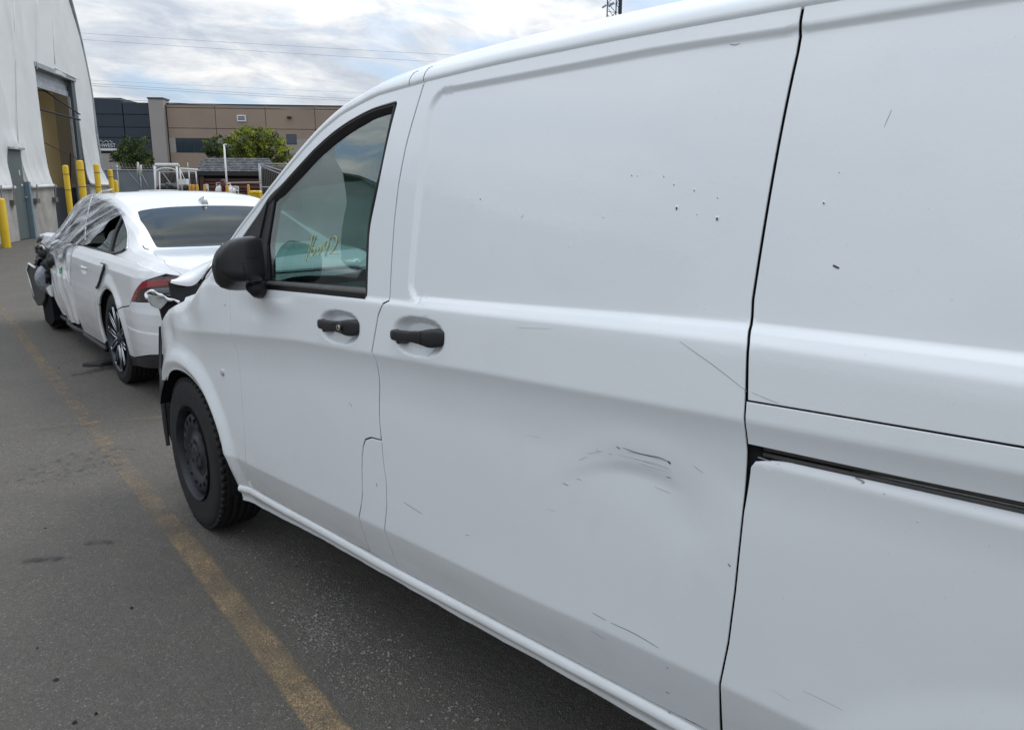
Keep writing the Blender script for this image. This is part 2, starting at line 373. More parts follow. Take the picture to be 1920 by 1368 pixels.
# ------------------------------------------------------------------ ground
def ground():
    m, n, l, b = newmat('worn_asphalt')
    tc = n.new('ShaderNodeTexCoord')
    def noise(s, d=6, r=.6, src=None, k='Fac'):
        no = n.new('ShaderNodeTexNoise'); no.inputs['Scale'].default_value = s; no.inputs['Detail'].default_value = d; no.inputs['Roughness'].default_value = r
        l.new(src or tc.outputs['Object'], no.inputs['Vector']); return no.outputs[k]
    def ramp(v, st):
        r = n.new('ShaderNodeValToRGB'); l.new(v, r.inputs[0]); e = r.color_ramp.elements
        while len(e) < len(st): e.new(.5)
        for x, (p, c) in zip(e, st): x.position = p; x.color = (c, c, c, 1) if not hasattr(c, '__len__') else tuple(c)+(1,)
        return r.outputs[0]
    def mix(f, a, c, mode='MIX'):
        x = n.new('ShaderNodeMix'); x.data_type = 'RGBA'; x.blend_type = mode
        if isinstance(f, float): x.inputs[0].default_value = f
        else: l.new(f, x.inputs[0])
        for i, v in ((6, a), (7, c)):
            if isinstance(v, tuple): x.inputs[i].default_value = v+(1,)
            else: l.new(v, x.inputs[i])
        return x.outputs[2]
    vor = n.new('ShaderNodeTexVoronoi'); vor.inputs['Scale'].default_value = 210; l.new(tc.outputs['Object'], vor.inputs['Vector'])
    vor2 = n.new('ShaderNodeTexVoronoi'); vor2.inputs['Scale'].default_value = 85; l.new(tc.outputs['Object'], vor2.inputs['Vector'])
    sx = n.new('ShaderNodeSeparateColor'); l.new(vor.outputs['Color'], sx.inputs[0])
    sx2 = n.new('ShaderNodeSeparateColor'); l.new(vor2.outputs['Color'], sx2.inputs[0])
    agg = ramp(sx.outputs[0], [(0, (.076, .071, .063)), (.5, (.103, .097, .087)), (.88, (.123, .116, .103)), (.96, (.165, .156, .138)), (1, (.28, .27, .24))])
    big = mix(ramp(sx2.outputs[1], [(.982, 0.0), (.99, .8)]), agg, (.15, .145, .135))
    c = mix(ramp(noise(.55, 8, .65), [(.35, 0.0), (.7, .6)]), big, (.135, .122, .106))
    c = mix(ramp(noise(2.3, 8, .7), [(.45, 0.0), (.8, .55)]), c, (.074, .070, .066))
    c = mix(ramp(noise(9, 5, .7), [(.50, 0.0), (.85, .5)]), c, (.125, .112, .097))
    l.new(c, b.inputs['Base Color']); b.inputs['Roughness'].default_value = .82; b.inputs['Specular IOR Level'].default_value = .3
    bp = n.new('ShaderNodeBump'); bp.inputs['Strength'].default_value = .7; bp.inputs['Distance'].default_value = .006; l.new(vor.outputs['Distance'], bp.inputs['Height'])
    b2 = n.new('ShaderNodeBump'); b2.inputs['Strength'].default_value = .5; b2.inputs['Distance'].default_value = .02; l.new(noise(30, 4), b2.inputs['Height']); l.new(bp.outputs[0], b2.inputs['Normal']); l.new(b2.outputs[0], b.inputs['Normal'])
    tag(mk('ground', [(-300, -300, 0), (300, -300, 0), (300, 300, 0), (-300, 300, 0)], [(0, 1, 2, 3)], m), 'dark worn asphalt of the yard with fine pale aggregate', None, None, 'structure')
    # worn paint: alpha by noise so the asphalt shows through
    def worn(name, col, lo, hi, fade=None):
        m2, n2, l2, b2_ = newmat(name); b2_.inputs['Roughness'].default_value = .8
        t2 = n2.new('ShaderNodeTexCoord'); vo = n2.new('ShaderNodeTexVoronoi'); vo.inputs['Scale'].default_value = 330; l2.new(t2.outputs['Object'], vo.inputs['Vector'])
        sc2 = n2.new('ShaderNodeSeparateColor'); l2.new(vo.outputs['Color'], sc2.inputs[0])
        cr = n2.new('ShaderNodeValToRGB'); l2.new(sc2.outputs[0], cr.inputs[0]); e = cr.color_ramp.elements
        e[0].color = tuple(x*.45 for x in col)+(1,); e[1].color = tuple(min(1, x*1.45) for x in col)+(1,); l2.new(cr.outputs[0], b2_.inputs['Base Color'])
        no = n2.new('ShaderNodeTexNoise'); no.inputs['Scale'].default_value = 7; no.inputs['Detail'].default_value = 10; no.inputs['Roughness'].default_value = .75; l2.new(t2.outputs['Object'], no.inputs['Vector'])
        add = n2.new('ShaderNodeMath'); add.operation = 'MULTIPLY_ADD'; l2.new(sc2.outputs[1], add.inputs[0]); add.inputs[1].default_value = .30; l2.new(no.outputs['Fac'], add.inputs[2])
        src = add.outputs[0]
        at_ = n2.new('ShaderNodeAttribute'); at_.attribute_name = 'wear'; s3 = n2.new('ShaderNodeMath'); s3.operation = 'ADD'; l2.new(src, s3.inputs[0]); l2.new(at_.outputs['Fac'], s3.inputs[1])
        mr = n2.new('ShaderNodeMapRange'); l2.new(s3.outputs[0], mr.inputs[0]); mr.inputs[1].default_value = lo; mr.inputs[2].default_value = hi
        l2.new(mr.outputs[0], b2_.inputs['Alpha']); return m2
    mp = worn('worn_yellow_paint', (.285, .21, .125), .64, 1.16)
    def strip(name, pts, wid, wears, z=.004, mat=mp, seg=.05, label=''):
        V = []; Fc = []; W = []
        pts = np.array(pts, float); cum = np.r_[0, np.cumsum(np.linalg.norm(np.diff(pts, axis=0), axis=1))]
        n_ = int(cum[-1]/seg)+1; t = np.linspace(0, cum[-1], n_)
        x = np.interp(t, cum, pts[:, 0]); y = np.interp(t, cum, pts[:, 1]); ww = np.interp(t, cum, wears)
        dx, dy = np.gradient(x), np.gradient(y); ln = np.hypot(dx, dy); nx, ny = dy/ln, -dx/ln
        K = (-.5, -.38, -.2, 0, .2, .38, .5)
        for i in range(n_):
            for k in K:
                V.append((x[i]+nx[i]*wid*k, y[i]+ny[i]*wid*k, z)); W.append(ww[i]-(.22 if abs(k) > .45 else 0))
        q = len(K)
        for i in range(n_-1):
            for k in range(q-1): Fc.append((i*q+k, i*q+k+1, (i+1)*q+k+1, (i+1)*q+k))
        o = mk(name, V, Fc, mat); a = o.data.attributes.new('wear', 'FLOAT', 'POINT'); a.data.foreach_set('value', W)
        tag(o, label, None, None, 'structure')
    strip('painted_line', [(-.30, .9), (-.2, 1.79), (-.062, 3.27), (-.045, 3.45), (.045, 4.54), (.19, 6.2), (.37, 8.16), (.70, 11.5)], .105,
          [.28, .28, .24, .13, .08, .07, .14, .02], label='worn yellow bay line running past both wheels on the asphalt')
    strip('cross_line', [(-.2, 5.47), (.55, 5.14), (1.8, 4.6)], .09, [.0, .04, .04], z=.006, label='faint worn yellow cross line behind the sedan')
    # stains
    ms = pmat('oil_stain', (.03, .028, .026), .6)
    ms.node_tree.nodes['Principled BSDF'].inputs['Alpha'].default_value = 1
    n3, l3 = ms.node_tree.nodes, ms.node_tree.links; t3 = n3.new('ShaderNodeTexCoord'); q3 = n3.new('ShaderNodeTexNoise'); q3.inputs['Scale'].default_value = 22; q3.inputs['Detail'].default_value = 8; l3.new(t3.outputs['Object'], q3.inputs['Vector'])
    a3 = n3.new('ShaderNodeAttribute'); a3.attribute_name = 'wear'; s3 = n3.new('ShaderNodeMath'); s3.operation = 'ADD'; l3.new(q3.outputs['Fac'], s3.inputs[0]); l3.new(a3.outputs['Fac'], s3.inputs[1])
    r3 = n3.new('ShaderNodeMapRange'); l3.new(s3.outputs[0], r3.inputs[0]); r3.inputs[1].default_value = .62; r3.inputs[2].default_value = .95; r3.inputs[4].default_value = .75; l3.new(r3.outputs[0], n3['Principled BSDF'].inputs['Alpha'])
    def stain(c, a, b_, rot, label, strength=.3):
        V = [(c[0], c[1], .005)]; W = [strength]; Fc = []
        for k, rr in enumerate((.35, .7, 1.0)):
            for j in range(20):
                t = 2*pi*j/20; x, y = a*rr*cos(t), b_*rr*sin(t); V.append((c[0]+x*cos(rot)-y*sin(rot), c[1]+x*sin(rot)+y*cos(rot), .005)); W.append((strength, strength*.5, -.4)[k])
        for j in range(20):
            Fc.append((0, 1+j, 1+(j+1) % 20))
            for k in range(2): Fc.append((1+k*20+j, 1+(k+1)*20+j, 1+(k+1)*20+(j+1) % 20, 1+k*20+(j+1) % 20))
        o = mk('oil_stain', V, Fc, ms); at_ = o.data.attributes.new('wear', 'FLOAT', 'POINT'); at_.data.foreach_set('value', W); tag(o, label, None, None, 'structure')
    def g(px, py):
        v = ray(px, py); t = -CAM[2]/v[2]; return CAM+v*t
    p = g(80, 1050); stain(p, .16, .035, -.55, 'small dark oil stain on the asphalt, nearer the left edge')
    p = g(185, 1018); stain(p, .13, .04, -.6, 'small dark oil stain on the asphalt, nearer the yellow line')
    p = g(200, 690); stain(p, .5, .12, .4, 'dark wet patch by the sedan rear wheel')
    p = g(150, 870); stain(p, .5, .3, .3, 'faint greasy patch left of the yellow line', .12)
    # loose grit along the van, real stones
    def stones(name, label, pos, size, mat):
        V = []; Fc = []
        base = np.array([(1, 0, 0), (-1, 0, 0), (0, 1, 0), (0, -1, 0), (0, 0, 1), (0, 0, -1)], float)
        T = [(0, 2, 4), (2, 1, 4), (1, 3, 4), (3, 0, 4), (2, 0, 5), (1, 2, 5), (3, 1, 5), (0, 3, 5)]
        for (x, y), s in zip(pos, size):
            k = len(V); j = base*(s*np.array([random.uniform(.6, 1.2), random.uniform(.6, 1.2), random.uniform(.4, .8)]))
            a = random.uniform(0, 6.3); ca, sa = cos(a), sin(a)
            for q in j: V.append((x+q[0]*ca-q[1]*sa, y+q[0]*sa+q[1]*ca, q[2]*random.uniform(.7, 1.2)+s*.3))
            Fc += [tuple(i+k for i in t) for t in T]
        tag(mk(name, V, Fc, mat), label, None, None, 'stuff')
    mg = pmat('grit', (.19, .185, .17), .85, var=.75, vscale=70)
    P = []; S = []
    def clump(x0, y0, x1, y1, wd, n_):
        for _ in range(n_):
            t = random.random(); x = x0+(x1-x0)*t; y = y0+(y1-y0)*t
            nfac = math.sin(t*23)*.5+math.sin(t*51+1)*.5
            if random.random() > .55+.45*nfac: continue
            P.append((x+random.gauss(0, wd), y+random.gauss(0, wd))); S.append(min(.008, .0013+random.expovariate(1/.0013)))
    clump(-.13, 1.1, .12, 3.2, .035, 2600); clump(.02, 1.0, .16, 2.6, .05, 2200); clump(.0, 1.9, .14, 2.5, .07, 1200); clump(.0, 2.15, .05, 2.35, .03, 900); clump(.12, 1.4, .25, 3.0, .04, 1400)
    stones('loose_grit', 'scattered pale grit lying beside the van on the asphalt', P, S, mg)
    P = [(random.uniform(-1.6, .6), random.uniform(.6, 9)) for _ in range(1500)]; S = [.001+random.expovariate(1/.0013) for _ in P]; S = [min(s, .009) for s in S]
    stones('scattered_chips', 'scattered small stone chips over the open asphalt', P, S, pmat('chip_grey', (.13, .128, .12), .85, var=.8, vscale=40))
    P = [tuple(g(*q)[:2]) for q in [(105, 1275), (85, 990), (247, 1140), (140, 1355), (180, 1338), (290, 920), (130, 815), (70, 1215), (150, 640), (345, 735), (110, 690), (520, 1000), (555, 1062)]]
    stones('dark_crumbs', 'small black crumbs of rubber lying on the asphalt', P, [.010, .006, .008, .011, .008, .005, .006, .005, .012, .008, .01, .008, .006], pmat('black_crumb', (.012, .012, .012), .8))
ground()
_v = ray(180, 686); _p = CAM+_v*(-CAM[2]/_v[2])
tag(MB().prism([(_p[0]-.10, _p[1]+.03, .004), (_p[0]+.02, _p[1]-.05, .004), (_p[0]+.16, _p[1]-.03, .004), (_p[0]+.15, _p[1]+.06, .004), (_p[0]+.02, _p[1]+.07, .004)], (.01, 0, .03)).done('rubber_scrap', M_SCR, None, bevel=.006), 'black torn rubber scrap lying beside the sedan rear wheel', 'debris')

# ------------------------------------------------------------------ the van: left side as one pressed surface X(s,z)
I = np.interp
z_pan = lambda s: I(s, [-1, .84, 1.21, 1.82, 2.78, 3.2], [.50, .445, .425, .388, .345, .33])
z_low = lambda s: I(s, [-1, .3, .71, 1.0, 1.32, 1.83, 1.97, 2.76, 3.1], [.68, .625, .60, .579, .553, .521, .51, .468, .45])
z_sw = lambda s: I(s, [-1, .28, .69, 1.2, 1.37, 1.82, 2.26, 2.72, 3.2, 3.8], [1.18, 1.139, 1.116, 1.084, 1.074, 1.043, 1.014, .965, .906, .86])
z_belt = lambda s: I(s, [-1, .3, .7, .93, 1.39, 1.75, 2.25, 2.8, 3.8], [1.28, 1.267, 1.254, 1.241, 1.212, 1.191, 1.166, 1.13, 1.1])
z_gut = lambda s: I(s, [-1, .7, 1.12, 1.44, 1.72, 1.92], [1.775, 1.773, 1.766, 1.756, 1.739, 1.722])
z_bh = lambda s: I(s, [-1, .4, .7, 1.0, 1.62, 1.8], [1.752, 1.748, 1.743, 1.742, 1.719, 1.71])
z_bl = lambda s: I(s, [-1, .4, .7, .91, 1.58, 1.8], [1.733, 1.730, 1.7285, 1.724, 1.701, 1.69])
SS = np.arange(-1.1, 4.1, .02); ZZ = np.arange(.1, 1.95, .002); TX = np.zeros((len(SS), len(ZZ)))
for i, s in enumerate(SS):
    zp, zl, zs, zb = z_pan(s), z_low(s), z_sw(s), z_belt(s)
    hb = I(s, [.2, .7, 1.4, 1.8, 2.4], [.036, .027, .016, .010, .008]); pk = I(s, [.2, 1.4, 2.6, 2.9], [.62, .75, .85, .3])
    sa = I(s, [2.6, 3.15, 3.45], [1, .9, 0])       # the swoosh fades out on the wing
    bp = [(0, 0), (zp-.1, -.26), (zp, -.32), (zl-.004, -.28), (zl+.004, -.01), (zl+.12, -.03), (zs-.26, -.02), (zs-.15, .01), (zs-.06, -.14*sa), (zs-.003, -.33*sa), (zs+.004, .07), (zb-hb-.02, .075),
          (zb-hb*.55, .16), (zb-hb*.3, pk), (zb+hb*.3, pk), (zb+hb*.6, .11), (1.45, .155), (1.60, .21), (z_bh(s), .30), (2.2, .34)]
    sl = np.interp(ZZ, [b[0] for b in bp], [b[1] for b in bp])
    k = np.ones(5)/5; sl = np.convolve(np.pad(sl, 2, 'edge'), k, 'valid')
    X = np.cumsum(sl)*.002; X -= np.interp(zs, ZZ, X); TX[i] = X
def sst(x): x = np.clip(x, 0, 1); return x*x*(3-2*x)
ARC = (3.345, .325, .388); ARCR = (.09, .335, .40)
ANC = [z_pan, z_low, z_sw, z_belt, z_bl, z_bh, z_gut]
def warpz(G):
    ref = np.array([float(f(.7)) for f in ANC]); ref = np.r_[ref[0]-.4, ref, ref[-1]+.3]; out = G.copy()
    A = np.stack([f(G[:, 0]) for f in ANC], 1); A = np.c_[A[:, 0]-.4, A, A[:, -1]+.3]
    k = np.clip(np.searchsorted(ref, G[:, 1])-1, 0, len(ref)-2); r = np.arange(len(G))
    u = (G[:, 1]-ref[k])/(ref[k+1]-ref[k]); out[:, 1] = A[r, k]+(A[r, k+1]-A[r, k])*u; return out
def vanX(s, z):
    s = np.asarray(s, float); z = np.asarray(z, float)
    fi = np.clip((s-SS[0])/.02, 0, len(SS)-1.001); gi = np.clip((z-ZZ[0])/.002, 0, len(ZZ)-1.001)
    a = fi.astype(int); b = gi.astype(int); u = fi-a; v = gi-b
    X = (TX[a, b]*(1-u)+TX[a+1, b]*u)*(1-v)+(TX[a, b+1]*(1-u)+TX[a+1, b+1]*u)*v
    # plan curvature towards the nose
    X = X+np.where(s > 2.5, .030*((np.maximum(s, 2.5)-2.5)/1.0)**2, 0)+np.where(s > 3.45, .42*(np.maximum(s, 3.45)-3.45)**2, 0)
    # wing flares over both wheel arches
    for (cs, cz, r) in (ARC, ARCR):
        d = np.hypot(s-cs, (z-cz))-r
        am = .020 if cs > 1 else .007
        X = X-am*sst(1-np.maximum(d-.035, 0)/.09)*np.where(z < 1.0, 1, 0)+am*.8*sst(1-(d)/.045)
    # load-bay panels pressed in behind a raised frame
    ed = np.minimum((1.678-s), np.minimum(z_bh(s)-z, z-(z_belt(s)+.004)))
    q1, q2 = 1.678-s, z_bh(s)-z; q3 = z-(z_belt(s)+.0)
    R = .055; qx = np.maximum(R-q1, 0); qt = np.maximum(R-q2, 0); qb = np.maximum(R-q3, 0)
    qz = np.maximum(qt, qb); corner = (qx > 0) & (qz > 0); ed = np.where(corner, R-np.hypot(qx, qz), ed)
    X = X+.0085*sst(ed/.017)
    # handle pockets
    for cs, cz, a_, b_ in ((1.998, 1.090, .118, .050), (1.613, 1.119, .116, .052)):
        ez = z-(cz+(s-cs)*-.06); r = (np.abs((s-cs)/a_)**2.5+np.abs(ez/b_)**2.5)**(1/2.5)
        X = X+.024*sst((1.0-r)/.42)
    # dents
    ds, dz = s-.92, z-(.925)
    top = .052-.9*ds*ds*1.6-.10*ds
    d = (top-dz); X = X+.0065*sst(d/.035)*np.exp(-(ds/.13)**2)*np.exp(-np.maximum(d, 0)/.09)*np.exp(-np.maximum(-ds-.08, 0)/.03)
    X = X-.003*np.exp(-((d+.03)/.035)**2)*np.exp(-(ds/.16)**2)
    X = X+.0035*np.exp(-((s-.80)/.05)**2-((z-.90)/.06)**2)
    X = X+.006*np.exp(-((s-2.55)/.12)**2-((z-1.07)/.04)**2)-.006*np.exp(-((s-2.38)/.10)**2-((z-1.11)/.03)**2)
    X = X+.010*np.exp(-((s-3.25)/.10)**2-((z-.98)/.05)**2)-.008*np.exp(-((s-3.05)/.07)**2-((z-1.02+.4*(s-3.05))/.06)**2)+.012*np.exp(-((s-3.48)/.07)**2-((z-.86)/.07)**2)
    X = X+.0011*np.sin(s*7.1+z*3.0)*np.sin(z*5.3-s*2.1+1)
    # wing top rolls inwards
    tw = I(s, [2.85, 2.93, 2.99, 3.08, 3.2, 3.36, 3.55, 3.72, 3.80, 3.9], [1.27, 1.225, 1.185, 1.135, 1.06, 1.02, .965, .90, .85, .75])
    e = np.maximum(.07-(tw-z), 0)*(s > 2.86); X = X+e*e*7.5
    # the rail slot lip of the lower rear side
    sl_ = I(s, [-1, .27, .676], [1.13, 1.068, 1.050]); e = np.where((s < .677) & (z < sl_+.022), np.maximum(z-(sl_-.012), 0), 0); X = X+np.minimum(e*e*26, .03)
    return X
def fv(q): q = np.atleast_2d(q); return np.stack([vanX(q[:, 0], q[:, 1]), q[:, 0], q[:, 1]], 1)
def onvan(px, py, d=0.0):
    XS = np.linspace(-.08, .45, 107); P = np.array([onx(px, py, X) for X in XS]); P[:, 1] = np.clip(P[:, 1], -1, 3.98)
    g = P[:, 0]-(vanX(P[:, 1], P[:, 2])-d); k = int(np.argmax(g > 0)) if (g > 0).any() else int(np.argmax(g)); k = max(k, 1)
    lo, hi = XS[k-1], XS[k]
    if g[k] > 0:
        t = -g[k-1]/(g[k]-g[k-1]+1e-12); return onx(px, py, lo+(hi-lo)*t)
    return onx(px, py, XS[k])
VB = (.96, 1.5, 0)
van = empty('van', VB, 'large white panel van with a dented sliding door, filling the right of the picture', 'van')
gutA = [(1.717, 1.739), (1.92, 1.722), (2.01, 1.703), (2.10, 1.680), (2.20, 1.638), (2.30, 1.583), (2.41, 1.517), (2.53, 1.443), (2.68, 1.350), (2.80, 1.27)]
fgap = [(2.80, .338), (2.785, .40), (2.775, .47), (2.762, .54), (2.756, .62), (2.752, .74), (2.752, .90), (2.765, 1.05), (2.79, 1.17), (2.80, 1.27)]
bgap = [(1.822, .387), (1.829, .522), (1.812, .60), (1.808, .67), (1.816, .72), (1.821, .793), (1.826, .853), (1.824, .90), (1.812, .975), (1.810, 1.02), (1.821, 1.047), (1.808, 1.10), (1.795, 1.15), (1.776, 1.182), (1.754, 1.192), (1.757, 1.247), (1.763, 1.40), (1.760, 1.49), (1.748, 1.583), (1.727, 1.679), (1.717, 1.739)]
rgap = [(.725, .458), (.71, .602), (.698, .69), (.690, .80), (.684, .951), (.680, 1.06), (.682, 1.107), (.685, 1.155), (.694, 1.242), (.705, 1.27), (.709, 1.31), (.706, 1.567), (.704, 1.70), (.708, 1.772)]
def lerpline(fn, a, b, n): return [(s, float(fn(s))) for s in np.linspace(a, b, n)]
# window opening and glass outline
WO = [(1.822, 1.697, .012), (1.92, 1.687), (1.985, 1.674), (2.055, 1.655), (2.13, 1.629), (2.215, 1.590), (2.305, 1.541), (2.40, 1.489), (2.505, 1.440), (2.56, 1.392), (2.70, 1.292), (2.76, 1.225), (2.775, 1.155, .02), (2.45, 1.158), (1.866, 1.196, .01), (1.880, 1.37), (1.858, 1.47)]
WO = roundpoly(WO, .03, 4)
# front door
fd = fgap[::-1]+[(s, float(z_pan(s))) for s in np.linspace(2.76, 1.98, 8)]
hinge = [(1.972, .388), (1.968, .513), (1.950, .56), (1.940, .60), (1.934, .678), (1.928, .716), (1.918, .752), (1.904, .774), (1.874, .787), (1.822, .792)]
fdo = [p for p in gutA][::-1]      # from A pillar foot up to the roof
door_poly = fgap[1:-1]+[(2.80, 1.27)]+gutA[::-1][1:]+bgap[::-1][1:-5]      # down the B gap as far as the hinge flap
door_poly = [p for p in fgap]+gutA[::-1][1:]+[p for p in bgap[::-1][1:] if p[1] > .80]+hinge[::-1]+[(s, float(z_pan(s))) for s in np.linspace(2.1, 2.7, 5)]
pk1 = np.array([(1.998+x, 1.09+z_) for x in np.arange(-.125, .126, .006) for z_ in np.arange(-.056, .057, .006)])
pk2 = pk1+np.array([-.385, .029])
door = panel('front_door', door_poly, fv, M_PAINT, van, flip=True, depth=.0035, lip=.0014, warp=warpz, step=(.02, .006), holes=[WO], extra=pk1, gap=.0024)
flap = panel('door_corner', [p for p in bgap if p[1] < .80]+hinge[::-1][1:], fv, M_PAINT, van, flip=True, depth=.0035, lip=.0014, warp=warpz, step=(.02, .008), gap=.0018)
sp = bgap+[(s, float(z_gut(s))) for s in np.linspace(1.5, .85, 5)]+rgap[::-1]+[(s, float(z_pan(s))) for s in np.linspace(.9, 1.7, 6)]
dn = np.array([(x, z_) for x in np.arange(.74, 1.15, .01) for z_ in np.arange(.82, 1.02, .008)])
rcx = np.array([(x, z_) for x in np.arange(1.60, 1.70, .0045) for z_ in np.arange(1.175, 1.745, .009)])
sdoor = panel('sliding_door', sp, fv, M_PAINT, van, flip=True, depth=.0035, lip=.0014, warp=warpz, step=(.02, .005), extra=np.vstack([pk2, dn, rcx]), gap=.0020)
# rear side, rail cover and lower side
rg_hi = [(s-.0015, z) for s, z in rgap if z > 1.155]; 
ru = [(.682, 1.1493)]+rg_hi+[(s, float(z_gut(s))) for s in np.linspace(.4, -.98, 8)]+[(-.98, 1.2373)]+[(.288, 1.1713)]
panel('rear_side', ru, fv, M_PAINT, van, flip=True, depth=.0035, lip=.0014, warp=warpz, step=(.03, .005), gap=.0022)
rc = [(.680, 1.0735), (.6835, 1.1495), (.288, 1.1715), (-.98, 1.2375), (-.98, 1.155), (.276, 1.096), (.42, 1.087)]
panel('rail_cover', rc, fv, M_PAINT, van, flip=True, depth=.0035, lip=.0014, warp=warpz, step=(.03, .006), gap=.0012)
arcr = [(ARCR[0]+ARCR[2]*cos(t), ARCR[1]+ARCR[2]*sin(t)) for t in np.linspace(radians(10), radians(170), 30)]
lq = [(.722, .46)]+[p for p in rgap if .5 < p[1] < 1.0]+[(.676, 1.035, ), (.668, 1.048), (.64, 1.0565), (.58, 1.0670), (.42, 1.0800), (.276, 1.0890), (-.98, 1.148), (-.98, .45)]+arcr[::-1]+[(.50, .45)]
lq = [p[:2] for p in lq]
panel('lower_rear_side', lq, fv, M_PAINT, van, flip=True, depth=.0035, lip=.0014, warp=warpz, step=(.025, .006), gap=.0024)
# wing
arcf = [(ARC[0]+ARC[2]*cos(t), ARC[1]+ARC[2]*sin(t)) for t in np.linspace(radians(50), radians(182), 26)]

wing = fgap+[(2.86, 1.275), (2.93, 1.225), (2.99, 1.185), (3.08, 1.135), (3.2, 1.055), (3.36, 1.02)]+[tuple(onvan(*q)[1:]) for q in ((345, 564), (318, 579), (301, 598), (293, 622), (291, 655), (293, 690), (301, 701))]+[p for p in arcf if p[0] < 3.62]+[(2.95, .285), (2.86, .29)]
panel('front_wing', wing, fv, M_PAINT, van, flip=True, depth=.0035, lip=.0014, warp=warpz, step=(.02, .006), gap=.0014)
# black backing behind the gaps, its colour standing in for seam shade
def fin(q): P = fv(q); P[:, 0] += .0085; return P
bk = [(2.90, .33)]+[(3.0, .70), (3.6, .70), (3.6, .9), (3.2, 1.02), (2.9, 1.2)]+gutA[::-1]+[(s, float(z_gut(s))) for s in np.linspace(1.4, -.9, 6)]+[(-.95, .5), (-.35, .5), (-.2, .78), (.35, .78), (.5, .5), (.8, .44)]
WI = [(1.83, 1.69), (2.0, 1.66), (2.25, 1.57), (2.5, 1.43), (2.7, 1.29), (2.72, 1.20), (2.40, 1.175), (1.875, 1.20)]
panel('seam_shade_backing', bk, fin, M_GAP, van, flip=True, step=(.03, .008), warp=warpz, holes=[WI], gap=0, edge=.03, depth=.01)
# slot track inside the rail gap
m = MB()
for dz, dx, r in ((.004, .020, .0055), (-.007, .018, .004)):
    m.tube([(float(vanX(s, 1.1))+dx, s, I(s, [-1, .276, .676], [1.145, 1.087, 1.066])+dz) for s in np.linspace(.655, -.95, 30)], r, 6)
m.done('door_track', M_TRIM, van, True)
m = MB(); m.tube([(float(vanX(s, 1.05))+.020, s, z) for s, z in catmull([(.664, 1.0575, 0), (.63, 1.0555, 0), (.56, 1.056, 0), (.50, 1.059, 0), (.485, 1.064, 0), (.50, 1.068, 0), (.56, 1.070, 0)], 6) for s, z in [(s, z)]] if False else [(float(vanX(p[0], 1.045))+.004, p[0], p[1]) for p in catmull([(.664, 1.0535), (.62, 1.052), (.56, 1.0535), (.50, 1.0565), (.486, 1.061), (.50, 1.065)], 6)], .0012, 5)
m.done('track_bracket', M_SCRG, van, True)

# sill tube
P = []
for s in np.linspace(2.90, -.9, 120):
    if s < .45 and s > -.35: continue
    x = float(vanX(s, z_pan(s))); zp = float(z_pan(s))-.001; jj = .0006*sin(s*31)+.0004*sin(s*77)
    zb = I(s, [-1, .9, 1.24, 1.54, 1.85, 2.37, 2.79, 2.97], [.42, .373, .363, .343, .33, .302, .268, .262])
    h = (zp-zb)
    prof = [(.016, .004), (.004, .0), (-.006, -.004), (-.014, -.012), (-.0165, -.021), (-.014, -.030), (-.006, -.036), (-.001, -.040), (-.001+jj, -h*.72), (.003, -h*.80), (.000+jj*2, -h*.90), (.003, -h*.985+jj), (.010, -h), (.05, -h-.004)]
    P.append([(x+.010+a, s, zp+b) for a, b in prof])
m = MB(); m.grid(P); m.done('sill', M_PAINT, van, True)
# body underside and wheel-arch lining
m = MB(); m.box((.95, 1.0, .42), (1.7, 3.6, .12)); m.box((.95, 3.3, .45), (.9, 1.4, .12)); m.done('underbody', M_DARK, van)
def liner(c, name):
    P = []
    for t in np.linspace(radians(25), radians(188), 24):
        P.append([(x, c[0]+r*cos(t), c[1]+r*sin(t)) for x, r in ((.035, c[2]+.008), (.10, c[2]+.012), (.42, c[2]+.0))])
    m = MB(); m.grid(P); m.prism([(.42, c[0]+c[2]*cos(t), c[1]+c[2]*sin(t)) for t in np.linspace(radians(-8), radians(188), 24)], (.01, 0, 0)); m.done(name, M_DARK, van, True)
liner(ARC, 'wheel_arch_liner'); liner(ARCR, 'wheel_arch_liner')
# remains of the black bumper ahead of the arch
bp_ = []
for (xa, ya), (xb, yb), X_ in (((299, 612), (301, 612), .16), ((298, 690), (301, 690), .16), ((299, 704), (306, 703), .10), ((300, 750), (307, 750), .10), ((306, 800), (312, 800), .10), ((312, 836), (316, 835), .10)):
    a_, b_ = onx(xa, ya, X_), onx(xb, yb, X_); bp_.append([tuple(b_), tuple((a_+b_)/2-ff((.006, 0, 0))), tuple(a_), tuple(a_+ff((.008, .004, 0))), tuple(b_+ff((.008, 0, 0)))])
m = MB(); m.prism([onx(a, b, .15) for a, b in ((306, 700), (345, 700), (350, 800), (322, 830), (312, 800))], (.03, 0, 0)); m.done('liner_front', M_DARK, van)
m = MB(); m.grid(bp_, closed_v=True); m.done('bumper_end', M_BLK, van, True)
# crushed front: bonnet sheet, slam panel, radiator pack
P = []
for i, s in enumerate(np.linspace(2.95, 3.72, 22)):
    row = []
    for j, x in enumerate(np.linspace(.12, 1.80, 30)):
        z = I(s, [2.95, 3.2, 3.5, 3.72], [1.12, .99, .90, .74])+.03*sin(x*3.1/1.9*1.0)-.03+.018*sin(s*19+x*7)*sin(x*9-s*5)
        row.append((x, s, z))
    P.append(row)
m = MB(); m.grid(P); m.done('bonnet', M_PAINT, van, True)
m = MB(); m.box((.96, 3.55, .60), (1.3, .12, .42)); m.box((.96, 3.66, .50), (1.45, .06, .10)); m.box((.5, 3.60, .80), (.5, .1, .08)); m.done('front_frame', M_DARK, van)

